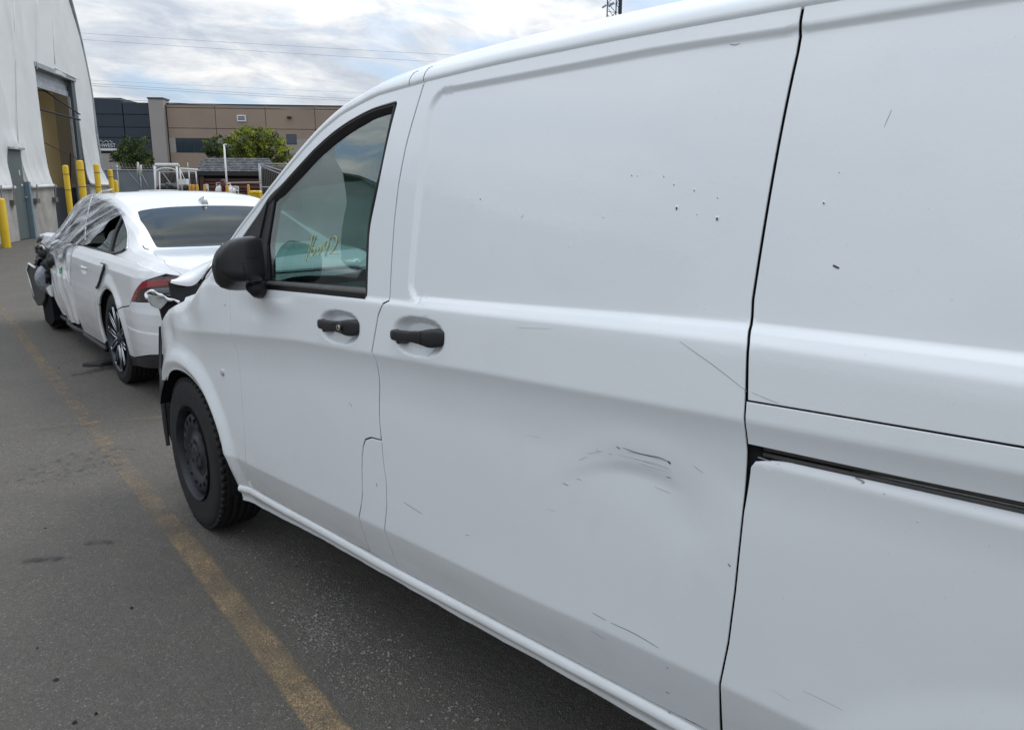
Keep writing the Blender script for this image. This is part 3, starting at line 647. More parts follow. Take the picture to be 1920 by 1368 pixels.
# roof and screen pillar: swept from the gutter
gl = [(s, float(z_gut(s))) for s in np.linspace(-.98, 1.66, 34)]+gutA+[(2.92, 1.20), (3.02, 1.13)]
gl = catmull([ff(p) for p in gl], 3)
def offs(k):           # inward x, and distance along the outward normal
    return k
pr = [(.018, -.016), (.004, -.006), (-.001, .001), (.000, .010), (.006, .022), (.017, .033), (.030, .039), (.036, .0385), (.041, .043), (.060, .056), (.09, .068), (.14, .078)]
P = []; top = []
for i, g_ in enumerate(gl):
    t = gl[min(i+1, len(gl)-1)]-gl[max(i-1, 0)]; t /= np.linalg.norm(t); nn = np.array([-t[1], t[0]])
    if nn[1] < 0: nn = -nn
    x0 = float(vanX(g_[0], g_[1]-.004)); kk = I(g_[0], [1.7, 2.2, 2.6], [1, .8, .68])
    P.append([(x0+a*(1 if a < .05 else .6+.4*kk), g_[0]+nn[0]*b*kk, g_[1]+nn[1]*b*kk) for a, b in pr]); top.append(P[-1][-1])
m = MB(); m.grid(P); m.done('roof_rail', M_PAINT, van, True)
# black seam under the rail
m = MB(); m.tube([(p[1][0]+.004, p[1][1], p[1][2]) for p in P], .0042, 5); m.done('roof_seam', M_GAP, van)
rt = [p for p in top if p[1] < 2.06]; P2 = []
for p in rt:
    P2.append([(p[0]+(.96-p[0])*u*(2 if False else 1), p[1]+.10*(1-(1-u)**2)*I(p[1], [1.2, 2.06], [0, 1]), p[2]+.045*(1-(1-u)**2)) for u in np.linspace(0, 1, 10)]+[(1.92-(p[0]+(.96-p[0])*u), p[1]+.10*(1-(1-u)**2)*I(p[1], [1.2, 2.06], [0, 1]), p[2]+.045*(1-(1-u)**2)) for u in np.linspace(.9, 0, 9)])
m = MB(); m.grid(P2); m.done('roof', M_PAINT, van, True)
ws = [p for p in top if p[1] >= 2.0]; P3 = []
for p in ws:
    P3.append([(p[0]+(1.92-2*p[0])*u, p[1]+.16*(1-(2*u-1)**2), p[2]+.02*(1-(2*u-1)**2)) for u in np.linspace(0, 1, 14)])
m = MB(); m.grid(P3); m.done('windscreen', glassmat('windscreen_glass', (.42, .55, .52), extra=.03), van, True)
# roof joint above the B pillar
for d_ in (0, .012):
    m = MB(); k = min(range(len(P)), key=lambda i: abs(P[i][0][1]-1.735-d_)); m.tube([(x, y, z) for x, y, z in P[k][2:9]], .0011, 4); m.done('roof_joint', M_TRIM, van)

# far side of the body, tail and cabin
def fR(q): P = fv(q); P[:, 0] = 1.92-P[:, 0]; return P
rp = [(2.95, .35), (3.0, .74), (3.6, .74), (3.6, .93), (2.9, 1.2)]+gutA[::-1]+[(s, float(z_gut(s))) for s in np.linspace(1.4, -.98, 6)]+[(-.98, .45), (-.35, .45), (-.2, .76), (.35, .76), (.5, .45)]
panel('far_side', rp, fR, M_PAINT, van, step=(.06, .03), holes=[WI], gap=0, edge=.05, inward=(-1, 0, 0))
def fRg(q): P = fR(q); P[:, 0] -= .02; return P
panel('far_side_glass', WI, fRg, M_GLASSM, van, step=(.1, .1), gap=-.01, edge=.05, inward=(-1, 0, 0), depth=.003)
tw_ = [(x, -.98, z) for x, z in ((.02, .45), (.0, 1.0), (.05, 1.5), (.13, 1.77), (.3, 1.86), (.96, 1.90), (1.62, 1.86), (1.79, 1.77), (1.87, 1.5), (1.92, 1.0), (1.9, .45))]
m = MB(); m.prism(tw_, (0, -.03, 0)); m.done('tail_doors', M_PAINT, van)
# bulkhead, dash, wheel, seats, pillar trims
m = MB(); m.prism([(x+.02, 1.62, z) for x, z in ((.06, .45), (.04, 1.0), (.08, 1.45), (.16, 1.72), (.96, 1.85), (1.72, 1.72), (1.8, 1.45), (1.84, 1.0), (1.82, .45))], (0, -.03, 0)); m.done('bulkhead', M_GREYP, van)
P = []
for x in np.linspace(.08, 1.84, 16):
    hump = .02*math.exp(-((x-.48)/.2)**2)
    P.append([(x, 2.32, .62), (x, 2.30, .88), (x, 2.27, 1.02+hump), (x, 2.33, 1.05+hump), (x, 2.50, 1.08), (x, 2.85, 1.09), (x, 2.98, 1.08)])
m = MB(); m.grid(P); m.done('dashboard', M_BLK, van, True)
m = MB()
c0 = ff((.46, 2.16, 1.13)); ax_ = ff((0, -.80, .60)); ax_ /= np.linalg.norm(ax_); e1 = ff((1, 0, 0)); e2 = np.cross(ax_, e1)
m.tube([c0+.185*(e1*cos(t)+e2*sin(t)) for t in np.linspace(0, 2*pi, 41)], .015, 8, False)
for t in (radians(0), radians(180), radians(250), radians(290)): m.tube([c0+.18*(e1*cos(t)+e2*sin(t)), c0+.04*(e1*cos(t)+e2*sin(t))-ax_*.02], .014, 6)
m.tube([c0-ax_*.01, c0-ax_*.05], [.07, .06], 14); m.tube([c0-ax_*.05, c0-ax_*.3], .03, 8)
m.done('steering_wheel', M_BLKS, van, True)
for x in (.48, 1.08, 1.48):
    m = MB(); rows = []
    for z, y, wd, th in ((.70, 1.78, .22, .07), (.9, 1.75, .25, .07), (1.15, 1.71, .25, .065), (1.30, 1.69, .20, .05), (1.36, 1.68, .13, .045), (1.42, 1.68, .13, .05), (1.53, 1.675, .12, .045), (1.56, 1.675, .05, .02)):
        rows.append([(x+wd*np.sign(cos(t))*abs(cos(t))**.6, y+th*np.sign(sin(t))*abs(sin(t))**.6, z) for t in np.linspace(0, 2*pi, 20, endpoint=False)])
    m.grid(rows, closed_v=True); m.box((x, 1.95, .72), (.48, .46, .12)); m.done('seat', M_SEAT, van, True)
# pale deployed side curtain and pillar trim on the far side, seen through the glass
m = MB(); m.tube([(1.62, 2.10, 1.68), (1.68, 2.35, 1.52), (1.72, 2.60, 1.36), (1.74, 2.82, 1.23)], [.03, .032, .03, .028], 8); m.done('far_pillar_trim', M_AIRBAG, van, True)
def fRl(q): P = fR(q); P[:, 0] -= .04; return P
panel('far_side_lining', [(1.6, .5), (2.9, .6), (2.9, 1.2)]+gutA[::-1]+[(1.6, 1.74)], fRl, M_GREYP, van, step=(.1, .1), holes=[WI], gap=0, edge=.06, inward=(1, 0, 0), flip=True, depth=.005)
m = MB(); m.grid([[(x, s, float(z_gut(s))+.045) for x in np.linspace(.2, 1.72, 6)] for s in np.linspace(1.62, 2.0, 4)]); m.done('roof_lining', M_GREYP, van, True)
m = MB(); m.box((1.80, 2.2, .95), (.05, 1.0, .48)); m.box((1.76, 2.05, 1.0), (.05, .30, .04)); m.done('far_door_trim', M_GREYP, van)

# side glass, seals, sail panel, waist moulding
_gx = [float(vanX(2.1, z)) for z in (1.20, 1.3, 1.45, 1.6, 1.72)]
def gX(z): return I(z, (1.15, 1.3, 1.45, 1.6, 1.72), _gx)+.010
def fgl(q): P = fv(q); P[:, 0] = gX(q[:, 1]); return P
GL = [(1.834, 1.683), (1.93, 1.678), (2.0, 1.662), (2.09, 1.640), (2.18, 1.604), (2.27, 1.558), (2.36, 1.508), (2.46, 1.448), (2.55, 1.30), (2.55, 1.165), (1.868, 1.200), (1.882, 1.37), (1.860, 1.467)]
panel('side_window', GL, fgl, M_GLASS, door, flip=True, step=(.1, .1), gap=-.004, edge=.03, depth=.004)
arcpts = [p for p in catmull([(1.826, 1.691), (1.92, 1.682), (1.985, 1.669), (2.055, 1.650), (2.13, 1.623), (2.215, 1.584), (2.305, 1.535), (2.40, 1.482), (2.50, 1.424)], 5)]
P = []
for i, p in enumerate(arcpts):
    t = arcpts[min(i+1, len(arcpts)-1)]-arcpts[max(i-1, 0)]; t /= np.linalg.norm(t); nn = np.array([t[1], -t[0]]); nn = nn if nn[1] < 0 else -nn
    x = float(vanX(p[0], p[1])); wd = I(i/len(arcpts), [0, .05, .5, 1], [.010, .018, .024, .030])
    P.append([(x+.004, *(p-nn*.002)), (x-.002, *(p-nn*.000)), (x-.002, *(p+nn*.004)), (x+.004, *(p+nn*.007)), (x+.004, *(p+nn*wd)), (x+.018, *(p+nn*(wd+.002)))])
m = MB(); m.grid(P); m.done('window_channel', M_BLK, door, True)
def strip_on(pts, r, name, mat, par, off=.0, n=6):
    m = MB(); m.tube([(float(vanX(p[0], p[1]))+off, p[0], p[1]) for p in pts], r, n); return m.done(name, mat, par, True)
strip_on([p+np.array([.0, .004]) for p in arcpts], .0026, 'window_trim', M_TRIM, door, off=-.001)
rear_edge = catmull([(1.828, 1.690), (1.834, 1.67), (1.852, 1.53), (1.870, 1.46), (1.884, 1.38), (1.879, 1.29), (1.868, 1.19)], 5)
P = [[(float(vanX(*p))+a, p[0]+b, p[1]) for a, b in ((.014, -.006), (-.001, -.005), (-.0015, .0), (.014, .004))] for p in rear_edge]
m = MB(); m.grid(P); m.done('window_seal', M_BLK, door, True)
# vertical division bar in front of the glass and sail triangle
def poly_on(name, pts, mat, par, dx=-.002, th=.02, bev=.0, f=vanX):
    m = MB(); m.prism([(float(f(s, z))+dx, s, z) for s, z in pts], (th, 0, 0)); return m.done(name, mat, par, False, bev)
poly_on('window_divider', [(2.455, 1.468), (2.505, 1.436), (2.545, 1.30), (2.55, 1.16), (2.475, 1.162), (2.492, 1.29)], M_BLK, door, dx=.001, th=.03, bev=.003)
poly_on('sail_panel', [(2.500, 1.436), (2.56, 1.388), (2.70, 1.288), (2.76, 1.22), (2.775, 1.155), (2.545, 1.157), (2.548, 1.30)], M_BLK, door, dx=-.004, th=.02, bev=.003)
mo = []
for s in np.linspace(2.72, 1.868, 24):
    z = I(s, [1.868, 2.45, 2.72], [1.203, 1.168, 1.152]); x = float(vanX(s, z+.0))
    mo.append([(x+.022, s, z+.010), (x+.006, s, z+.008), (x-.003, s, z+.003), (x-.004, s, z-.002), (x-.005, s, z-.018), (x+.001, s, z-.022), (x+.02, s, z-.02)])
m = MB(); m.grid(mo); m.prism(mo[-1], (0, -.001, 0)); m.done('waist_moulding', M_TRIM, door, True)
poly_on('moulding_face', [(2.72, 1.1505), (1.869, 1.2005), (1.866, 1.1835), (2.72, 1.134)], M_BLKS, door, dx=-.0065, th=.006, bev=.0015, f=lambda s, z: vanX(s, I(s, [1.868, 2.45, 2.72], [1.203, 1.168, 1.152])))
# chalked stock number on the glass
mk_y = pmat('yellow_marker', (.60, .60, .30), .8)
def gx(px, py): P = onx(px, py, .06); P = onx(px, py, float(gX(P[2]))-.0015); return P
strokes = [[(586, 440), (583, 458), (577, 478), (574, 490)],
           [(592, 441), (589, 451), (585, 463), (583, 474), (585, 480), (589, 476), (590, 469), (588, 465), (585, 468)],
           [(601, 461), (598, 466), (595, 473), (597, 478), (600, 474), (602, 466), (601, 461)],
           [(611, 451), (608, 461), (607, 466), (612, 465), (616, 460)], [(619, 444), (615, 460), (611, 473), (610, 481)],
           [(624, 446), (629, 443), (632, 449), (630, 458), (625, 468), (618, 476), (622, 474), (632, 476)]]
m = MB()
for st in strokes: m.tube([gx(*p[:2]) for p in catmull(st, 4)], .0015, 5)
m.done('stock_number', mk_y, door, True)
#@@P3
# door handles
def handle(s_f, s_r, zf, zr, lock, par):
    hd = None; rows = []
    n = 34
    for i in range(n+1):
        u = i/n; s = s_f+(s_r-s_f)*u; zc = zf+(zr-zf)*u
        hz = I(u, [0, .03, .08, .45, .60, .72, .86, .96, 1], [.008, .0125, .0140, .0135, .0165, .0225, .0235, .019, .012])
        zc += I(u, [0, .5, .75, 1], [.002, .002, -.001, .002])
        xo = I(u, [0, .03, .10, .45, .70, .95, 1], [.006, -.012, -.019, -.021, -.016, -.009, .004]); xi = I(u, [0, .08, .16, .6, .68, 1], [.010, .010, -.006, -.006, .012, .012])
        x0 = float(vanX(s, zc))*0+BX(s, zc)
        xm, hx = (xo+xi)/2, abs(xi-xo)/2+.001
        rows.append([(x0+xm-hx*np.sign(cos(t))*abs(cos(t))**.55, s, zc+hz*np.sign(sin(t))*abs(sin(t))**.55) for t in np.linspace(0, 2*pi, 18, endpoint=False)])
    m = MB(); m.grid(rows, closed_v=True); m.prism(rows[0], (0, .0005, 0)); m.prism(rows[-1], (0, -.0005, 0)); hd = m.done('door_handle', M_BLK, par, True)
    u = .17; s = s_f+(s_r-s_f)*u; zc = zf+(zr-zf)*u
    m = MB(); m.tube([(BX(s, zc)+.024, s, zc-.012), (BX(s, zc)-.010, s, zc-.012)], [.012, .009], 10); m.done('handle_pivot', M_BLKS, hd)
    u = .66; s = s_f+(s_r-s_f)*u; zc = zf+(zr-zf)*u
    if lock:
        x = BX(s, zc)-.0165
        m = MB(); m.tube([(x+.004, s, zc+.001), (x-.0065, s, zc+.001)], [.0135, .0125], 18); m.done('lock_surround', M_BLKS, hd, False)
        m = MB(); m.tube([(x-.005, s, zc+.001), (x-.0085, s, zc+.001)], [.0092, .0085], 18); m.done('key_cylinder', pmat('lock_steel', (.6, .6, .58), .3, 1), hd, False)
        m = MB(); m.box((x-.0088, s, zc+.001), (.001, .0018, .008)); m.done('key_slot', M_GAP, hd)
    else:
        x = BX(s, zc)
        m = MB(); m.tube([(x-.006+a, s+.001, zc+b) for a, b in [(-.012+.002*abs(k)/3, k*.0058) for k in range(-3, 4)]], .0011, 5); m.done('handle_joint', M_GAP, hd)
    return hd
def BX(s, z): return float(TXat(s, z))
def TXat(s, z):
    i = int((s-SS[0])/.02); j = int((z-ZZ[0])/.002); return TX[i, j]
handle(2.106, 1.884, 1.085, 1.101, True, door); handle(1.722, 1.498, 1.108, 1.130, False, sdoor)
# pocket split lines
for c, par in (((1.95, 1.09), door), ((1.560, 1.12), sdoor)):
    strip_on([(c[0]+.0, c[1]-.024), (c[0]+.004, c[1]-.035), (c[0]+.010, c[1]-.045)], .0008, 'pocket_seam', M_SCRG, par, 0, 5)
# folded mirror
rows = []
MC = [(-.055, 2.44, 1.212), ]
prof = [(.0, .02, .0), (.03, .55, .55), (.10, .82, .80), (.25, .98, .95), (.45, 1.0, 1.0), (.65, .97, .98), (.82, .86, .90), (.94, .62, .72), (1.0, .25, .35)]
def mirror():
    outl = [(2.588, 1.227), (2.541, 1.272), (2.469, 1.306), (2.38, 1.326), (2.303, 1.329), (2.262, 1.322), (2.245, 1.29), (2.232, 1.235), (2.228, 1.200), (2.25, 1.182), (2.31, 1.170), (2.40, 1.152), (2.47, 1.140), (2.53, 1.145), (2.572, 1.178)]
    outl = [(2.488+(a-2.41)*.44, b) for a, b in outl]
    O_ = np.array(catmull([ff(p) for p in outl], 4, True)); c = O_.mean(0); O_ = c+(O_-c)*.94
    layers = [(.004, .93), (.0, .975), (-.020, 1.0), (-.060, .985), (-.095, .93), (-.122, .82), (-.140, .66), (-.152, .45), (-.158, .22), (-.160, .01)]
    rows = []
    for dx, k in layers:
        Q = c+(O_-c)*k
        rows.append([(-.015+dx*.74*(1.0+.25*(q[0]-2.40)/.2), q[0]+(.04 if False else 0), q[1]) for q in Q])
    m = MB(); m.grid(rows, closed_v=True); m.prism(rows[0], (.001, 0, 0)); h = m.done('mirror_housing', M_BLKS, door, True)
    # moulded split line
    m = MB(); m.tube([(-.015+dx*.74, 2.488+(s-2.41)*.44, z) for dx, s, z in [(-.04, 2.585, 1.222), (-.085, 2.555, 1.223), (-.125, 2.49, 1.225), (-.149, 2.42, 1.232), (-.149, 2.36, 1.240), (-.121, 2.29, 1.250), (-.075, 2.253, 1.258), (-.02, 2.243, 1.260)]], .0016, 5); m.done('mirror_joint', M_GAP, h)
    rim = [(2.30, 1.329), (2.285, 1.300), (2.262, 1.25), (2.24, 1.19)]
    m = MB(); m.tube([(-.068, 2.440, 1.318), (-.080, 2.428, 1.285), (-.083, 2.418, 1.24), (-.076, 2.412, 1.195), (-.05, 2.42, 1.176)], .0022, 5); m.done('mirror_rim', M_BLK, h, True)
    m = MB(); m.tube([(-.03, 2.46, 1.165), (-.0, 2.50, 1.150), (.04, 2.54, 1.150)], [.030, .034, .036], 12); m.done('mirror_foot', M_BLK, door, True)
mirror()
# side repeater
P_ = onvan(418, 698)
m = MB(); m.lathe([(.0, -.008), (.008, -.0075), (.0125, -.005), (.0145, -.001), (.0150, .003)], (P_[0], P_[1], P_[2]), (1, 0, 0), 20); m.done('side_marker', pmat('lamp_lens', (.45, .43, .44), .25, coat=1), van, True)

# marks on the metal: each scratch is a thin raised sliver following the panel
SCN = 0
def scratch(pts, w=.0011, mat=None, par=sdoor, nm='scratch'):
    pp = [onvan(*p) for p in pts]; q = np.array([(p[1], p[2]) for p in pp])
    if len(q) > 2: q = np.array(catmull(list(q), 3))
    else: q = np.linspace(q[0], q[1], 6)
    V = []; n = len(q)
    for i in range(n):
        t = q[min(i+1, n-1)]-q[max(i-1, 0)]; t /= np.linalg.norm(t)+1e-9; nn = np.array([-t[1], t[0]]); ww = w*(sin(pi*(i+.6)/(n+.2))**.5)
        for s_ in (-1, 1):
            a = q[i]+nn*s_*ww*.5; V.append((float(vanX(*a))-.0005, a[0], a[1]))
        V.append((float(vanX(*q[i]))+.0006, q[i][0], q[i][1]))
    Fc = [(i*3+a, i*3+b, i*3+3+b, i*3+3+a) for i in range(n-1) for a, b in ((0, 1), (1, 2), (2, 0))]
    return mk(nm, V, Fc, mat or M_SCR, par)
lq_o = [o for o in bpy.data.objects if o.name == 'lower_rear_side'][0]; rs_o = [o for o in bpy.data.objects if o.name == 'rear_side'][0]
M_LS = pmat('light_scuff', (.42, .43, .43), .6); M_SCR = pmat('dark_scuff', (.075, .075, .08), .7)
for pts, w_, mt in (
    ([(1275, 640), (1340, 686), (1400, 733)], .0011, M_SCRG), ([(1111, 1148), (1136, 1162)], .0011, M_SCR), ([(1146, 1167), (1190, 1187), (1235, 1214)], .0013, M_SCR),
    ([(757, 941), (792, 963)], .0012, M_SCR), ([(1156, 837), (1163, 841)], .0022, M_SCR), ([(1168, 839), (1200, 850), (1235, 857), (1252, 864)], .0018, M_SCR), ([(1252, 864), (1258, 869)], .0042, M_SCR),
    ([(1175, 846), (1210, 853), (1250, 864)], .0007, M_SCRG), ([(1190, 860), (1225, 868), (1256, 878)], .0007, M_SCRG), ([(1160, 852), (1200, 862), (1258, 882)], .0006, M_LS), ([(1200, 868), (1258, 886)], .0006, M_LS),
    ([(1250, 893), (1258, 896)], .0015, M_SCR), ([(1228, 912), (1258, 925)], .0009, M_SCRG), ([(1055, 905), (1066, 910)], .0013, M_SCR), ([(1080, 896), (1092, 900)], .0009, M_SCRG), ([(1100, 850), (1130, 845)], .0007, M_LS), ([(1085, 862), (1100, 856)], .0007, M_LS),
    ([(1025, 953), (1040, 958)], .0009, M_LS), ([(1118, 842), (1124, 846)], .0008, M_SCRG), ([(1140, 850), (1148, 852)], .0008, M_SCRG), ([(1300, 872), (1318, 886)], .0008, M_SCRG), ([(985, 815+0), (1015, 820)], .0005, M_LS),
    ([(970, 614), (1035, 616)], .0005, M_LS), ([(1109, 1182), (1136, 1198)], .0012, M_SCRG), ([(1050, 1187), (1090, 1211)], .0006, M_LS), ([(1250, 1250), (1254, 1253)], .0016, M_SCR), ([(1248, 1296), (1256, 1299)], .0016, M_SCR), ([(1253, 1333), (1257, 1337)], .0016, M_SCR),
    ([(1369, 83), (1378, 85), (1387, 82)], .0011, M_SCR), ([(977, 409), (982, 403)], .0008, M_SCRG), ([(1365, 1056), (1370, 1062)], .0022, M_SCR), ([(873, 1002), (880, 1003)], .0008, M_SCR)):
    scratch(pts, w_, mt, sdoor)
for pts, w_ in (([(1410, 735), (1440, 748), (1460, 755)], .0006), ([(1658, 238), (1665, 222), (1672, 206)], .0006)): scratch(pts, w_, M_SCRG, rs_o)
for pts, w_ in (([(1445, 1290), (1480, 1312)], .0006), ([(1505, 1293), (1545, 1312), (1580, 1330)], .0009)): scratch(pts, w_, M_LS, lq_o)
scratch([(1562, 497), (1567, 500), (1574, 503)], .0035, M_SCR, rs_o); scratch([(706, 905), (707, 912)], .002, M_SCR, flap) 
for p in [(658, 758), (655, 754)]: scratch([p, (p[0]+2, p[1]+4)], .0015, M_SCR, door)
scratch([(420, 560+10), (424, 574)], .002, M_SCR, door)
def disc(px, py, r, par, rough_=1.0):
    P = onvan(px, py); m = MB(); n = 9; V = []
    for k, (rr, dx) in enumerate(((1.9, .0002), (1.15, -.0011), (.85, -.0009))):
        V += [(float(vanX(P[1], P[2]))+dx, P[1]+rr*r*cos(2*pi*j/n)*.8, P[2]+rr*r*sin(2*pi*j/n)*(1+.3*sin(j*3))) for j in range(n)]
    Fc = [(k*n+j, k*n+(j+1) % n, (k+1)*n+(j+1) % n, (k+1)*n+j) for k in range(2) for j in range(n)]
    o = mk('burst_hole', V, Fc+[tuple(range(2*n, 3*n))], [M_PAINT, M_SCR], par, False); o.data.polygons[-1].material_index = 1
for px, py, r in ((901, 373, .0022), (1185, 329, .0016), (1196, 330, .0011), (1245, 331, .0012), (1264, 346, .0017), (1302, 357, .0016), (1346, 371, .0012), (1269, 391, .0032), (1307, 402, .001), (1345, 411, .0034), (1131, 407, .0011), (1066, 461, .0009), (720, 597, .001), (724, 640, .001), (807, 598, .001)):
    disc(px, py, r, sdoor)
for px, py, r in ((1545, 381, .0020), (1574, 323, .0009)): disc(px, py, r, rs_o)
for px, py in ((1658, 925), (1720, 977)): disc(px, py, .0009, lq_o)

# ------------------------------------------------------------------ wheels
def tyre(mb, c, ax, R, rim_r, W):            # c = centre of the outer face, ax = outward axis
    prof = [(rim_r-.012, -.030), (rim_r, -.006), (rim_r+.010, -.001), (rim_r+.020, -.003), ((R+rim_r)/2, .004), (R-.035, .0), (R-.022, -.004), (R-.010, -.014), (R-.003, -.026)]
    for k in range(5):
        x = -.030-(W-.06)*(k+.5)/5; g_ = (W-.06)/5*.5
        prof += [(R, x+g_-.004), (R, x-g_+.006), (R-.008, x-g_+.004), (R-.008, x-g_)]
    prof += [(R-.003, -W+.026), (R-.022, -W+.004), (rim_r, -W+.006)]
    mb.lathe(prof, c, ax, 72)
    # shoulder blocks
    a = ff(ax); a /= np.linalg.norm(a); e1 = np.cross(a, [0, 0, 1.0]); e1 /= np.linalg.norm(e1); e2 = np.cross(a, e1)
    for j in range(60):
        t = 2*pi*j/60; r_ = e1*cos(t)+e2*sin(t); q = -e1*sin(t)+e2*cos(t)
        mb.box(ff(c)+r_*(R-.011)-a*.019, (.020, .022, .018), np.stack([r_, q, a], 1))
def steel_wheel(name, c, ax, par, R=.337, rr=.208):
    W = .215; m = MB(); tyre(m, (0, 0, 0), (-1, 0, 0), R, rr, W)
    # build local with outward = -x
    t_ = m.done('tyre', M_RUB, None, True)
    def fd(q): 
        r = np.hypot(q[:, 0], q[:, 1]); d = np.interp(r, [0, .03, .068, .078, .10, .125, .150, .168, .176, .188, .197, .205, .212], [.012, .012, .013, .024, .030, .016, .012, .018, .026, .056, .056, .015, -.002])
        return np.stack([d, q[:, 0], q[:, 1]], 1)
    circ = [(.2085*cos(t), .2085*sin(t)) for t in np.linspace(0, 2*pi, 72, endpoint=False)]
    hs = []
    for k in range(16):
        a = 2*pi*k/16; hs.append([(cos(a)*(.1475+.0135*cos(t))-sin(a)*.0165*sin(t), sin(a)*(.1475+.0135*cos(t))+cos(a)*.0165*sin(t)) for t in np.linspace(0, 2*pi, 14, endpoint=False)])
    rim = panel('rim', circ, fd, M_STEEL, None, step=(.008, .008), holes=hs, gap=0, lip=.0012, depth=.006, edge=.01)
    m = MB(); m.lathe([(.0, .008), (.034, .008), (.038, .011), (.039, .020)], (0, 0, 0), (1, 0, 0), 28); hub = m.done('hub_cap', M_STEEL, None, True)
    bolts = []
    for k in range(5):
        a = 2*pi*k/5+.3; bolts.append(MB().tube([(.034, .056*cos(a), .056*sin(a)), (.008, .056*cos(a), .056*sin(a))], .0085, 6).done('wheel_bolt', M_STEEL, None))
    m = MB(); m.lathe([(.0, .07), (.186, .07), (.186, .19)], (0, 0, 0), (1, 0, 0), 40); bk = m.done('brake_drum', M_GAP, None, True)
    wh = mk(name, [(.02, 0, 0), (.19, .02, 0), (.19, -.02, 0)], [(0, 1, 2)], M_DARK, None)
    # one wheel carrier mesh: the inner barrel
    bpy.data.objects.remove(wh); m = MB(); m.lathe([(rr-.004, -.004), (rr-.014, .02), (rr-.02, .19), (rr, .205)], (0, 0, 0), (1, 0, 0), 48); wh = m.done(name, M_STEEL, None, True); wh.parent = par; OFF[wh.name] = Vector()
    wh.location = Vector(c)-(OFF[par.name] if par else Vector()); 
    for o in [t_, rim, hub, bk]+bolts: o.parent = wh
    return wh
w1 = steel_wheel('front_wheel', (.048, 3.385, .333), (-1, 0, 0), van)
w1.rotation_euler = (radians(9), 0, radians(-3))
def dup_tree(o, par, loc, rot=(0, 0, 0)):
    c = o.copy(); COL.objects.link(c); c.parent = par; c.location = loc; c.rotation_euler = rot
    for ch in o.children:
        d = ch.copy(); COL.objects.link(d); d.parent = c
        for g_ in ch.children:
            e = g_.copy(); COL.objects.link(e); e.parent = d
    return c
w2 = dup_tree(w1, van, Vector((.048, .09, .335))-OFF[van.name]); w2.name = 'rear_wheel'
w3 = dup_tree(w1, van, Vector((1.872, 3.385, .335))-OFF[van.name], (0, 0, pi)); w3.name = 'front_wheel.001'
w4 = dup_tree(w1, van, Vector((1.872, .09, .335))-OFF[van.name], (0, 0, pi)); w4.name = 'rear_wheel.001'
#@@P4
# ------------------------------------------------------------------ the sedan ahead of the van (local frame: x = from its left side, y = from its tail, z)
SZ = -math.atan(.05)
sed = empty('sedan', (.506, 5.223, 0), 'wrecked white sedan wrapped in clear film, parked nose away ahead of the van', 'car', rz=SZ, local=True)
SLC = (1.08, .335, .372); SLF = (3.90, .335, .372)
def coff(l): 
    u = np.clip((.50-l)/.50, 0, 1); return .42*(1-np.sqrt(np.maximum(0, 1-u**2.2)))
def sedW(l, z):
    l = np.asarray(l, float); z = np.asarray(z, float)
    W = I(z, [.14, .20, .30, .42, .55, .63, .66, .70, .80, .86, .90, .94, .97], [.085, .05, .028, .012, .002, .001, .006, .010, .014, .022, .038, .075, .12])
    W = W+coff(l)+np.where(l > 4.2, .5*(np.maximum(l, 4.2)-4.2)**2, 0)+.012*sst((l-2.4)/1.5)
    for cs, cz, r in (SLC, SLF):
        d = np.hypot(l-cs, z-cz)-r; W = W-.016*sst(1-np.maximum(d-.02, 0)/.10)+.012*sst(1-d/.03)
    # rear bumper shelf
    W = W-.0035*sst((.505-z)/.012)*sst((.66-l)/.1)
    # crumpled front door and sill
    cr = sst((l-2.15)/.5); W = W+cr*(.010*np.sin(l*9+z*7)*np.sin(z*8-l*3)+.006*np.sin(l*23-z*11))+.05*np.exp(-((l-2.45)/.06)**2)*sst((.75-z)/.3)+.03*sst((l-2.7)/.8)*sst((.55-z)/.3)
    # stamped handle hollow
    W = W+.014*np.exp(-(((l-1.86)/.085)**4+((z-.79)/.030)**4))
    return W
def fsd(q): return np.stack([sedW(q[:, 0], q[:, 1]), q[:, 0], q[:, 1]], 1)
PLT = dict(flip=True, step=(.03, .012), edge=.02, gap=.0022, depth=.012)
arc1 = [(SLC[0]+SLC[2]*cos(t), SLC[1]+SLC[2]*sin(t)) for t in np.linspace(radians(-25), radians(205), 30)]
top_q = [(.30, .925), (.55, .945), (1.0, .95), (1.30, .95)]
quarter = [(1.30, .95), (1.345, .80), (1.40, .66), (1.36, .578)]
ARQ = [p for p in arc1 if p[0] > .835 and p[1] > .56]
arc_up = [(SLC[0]+SLC[2]*cos(t), SLC[1]+SLC[2]*sin(t)) for t in np.linspace(radians(36), radians(140), 18)]
qp = [(1.30, .95), (1.33, .82), (1.37, .70), (1.39, .56)]+arc_up+[(.775, .600), (.70, .625), (.52, .655), (.47, .70), (.40, .76), (.30, .835), (.16, .885), (.14, .90), (.30, .93), (.55, .945), (1.0, .95)]
qo = panel('rear_quarter', qp, fsd, M_SPAINT, sed, **PLT)
arc_lo = [(SLC[0]+SLC[2]*cos(t), SLC[1]+SLC[2]*sin(t)) for t in np.linspace(radians(142), radians(188), 10)]
bpb = [(.775, .598)]+arc_lo[1:]+[(.62, .275), (.30, .345), (.0, .385), (.0, .70), (.10, .72), (.25, .705), (.47, .690), (.53, .650), (.70, .622)]
panel('rear_bumper', bpb, fsd, M_SPAINT, sed, **{**PLT, 'step': (.012, .012)})
panel('bumper_valance', [(.715, .275), (.62, .272), (.30, .342), (.0, .382), (.0, .29), (.3, .25), (.70, .20)], fsd, M_BLK, sed, **{**PLT, 'step': (.03, .03)})
arc_fr = [(SLC[0]+SLC[2]*cos(t), SLC[1]+SLC[2]*sin(t)) for t in np.linspace(radians(34), radians(-12), 10)]
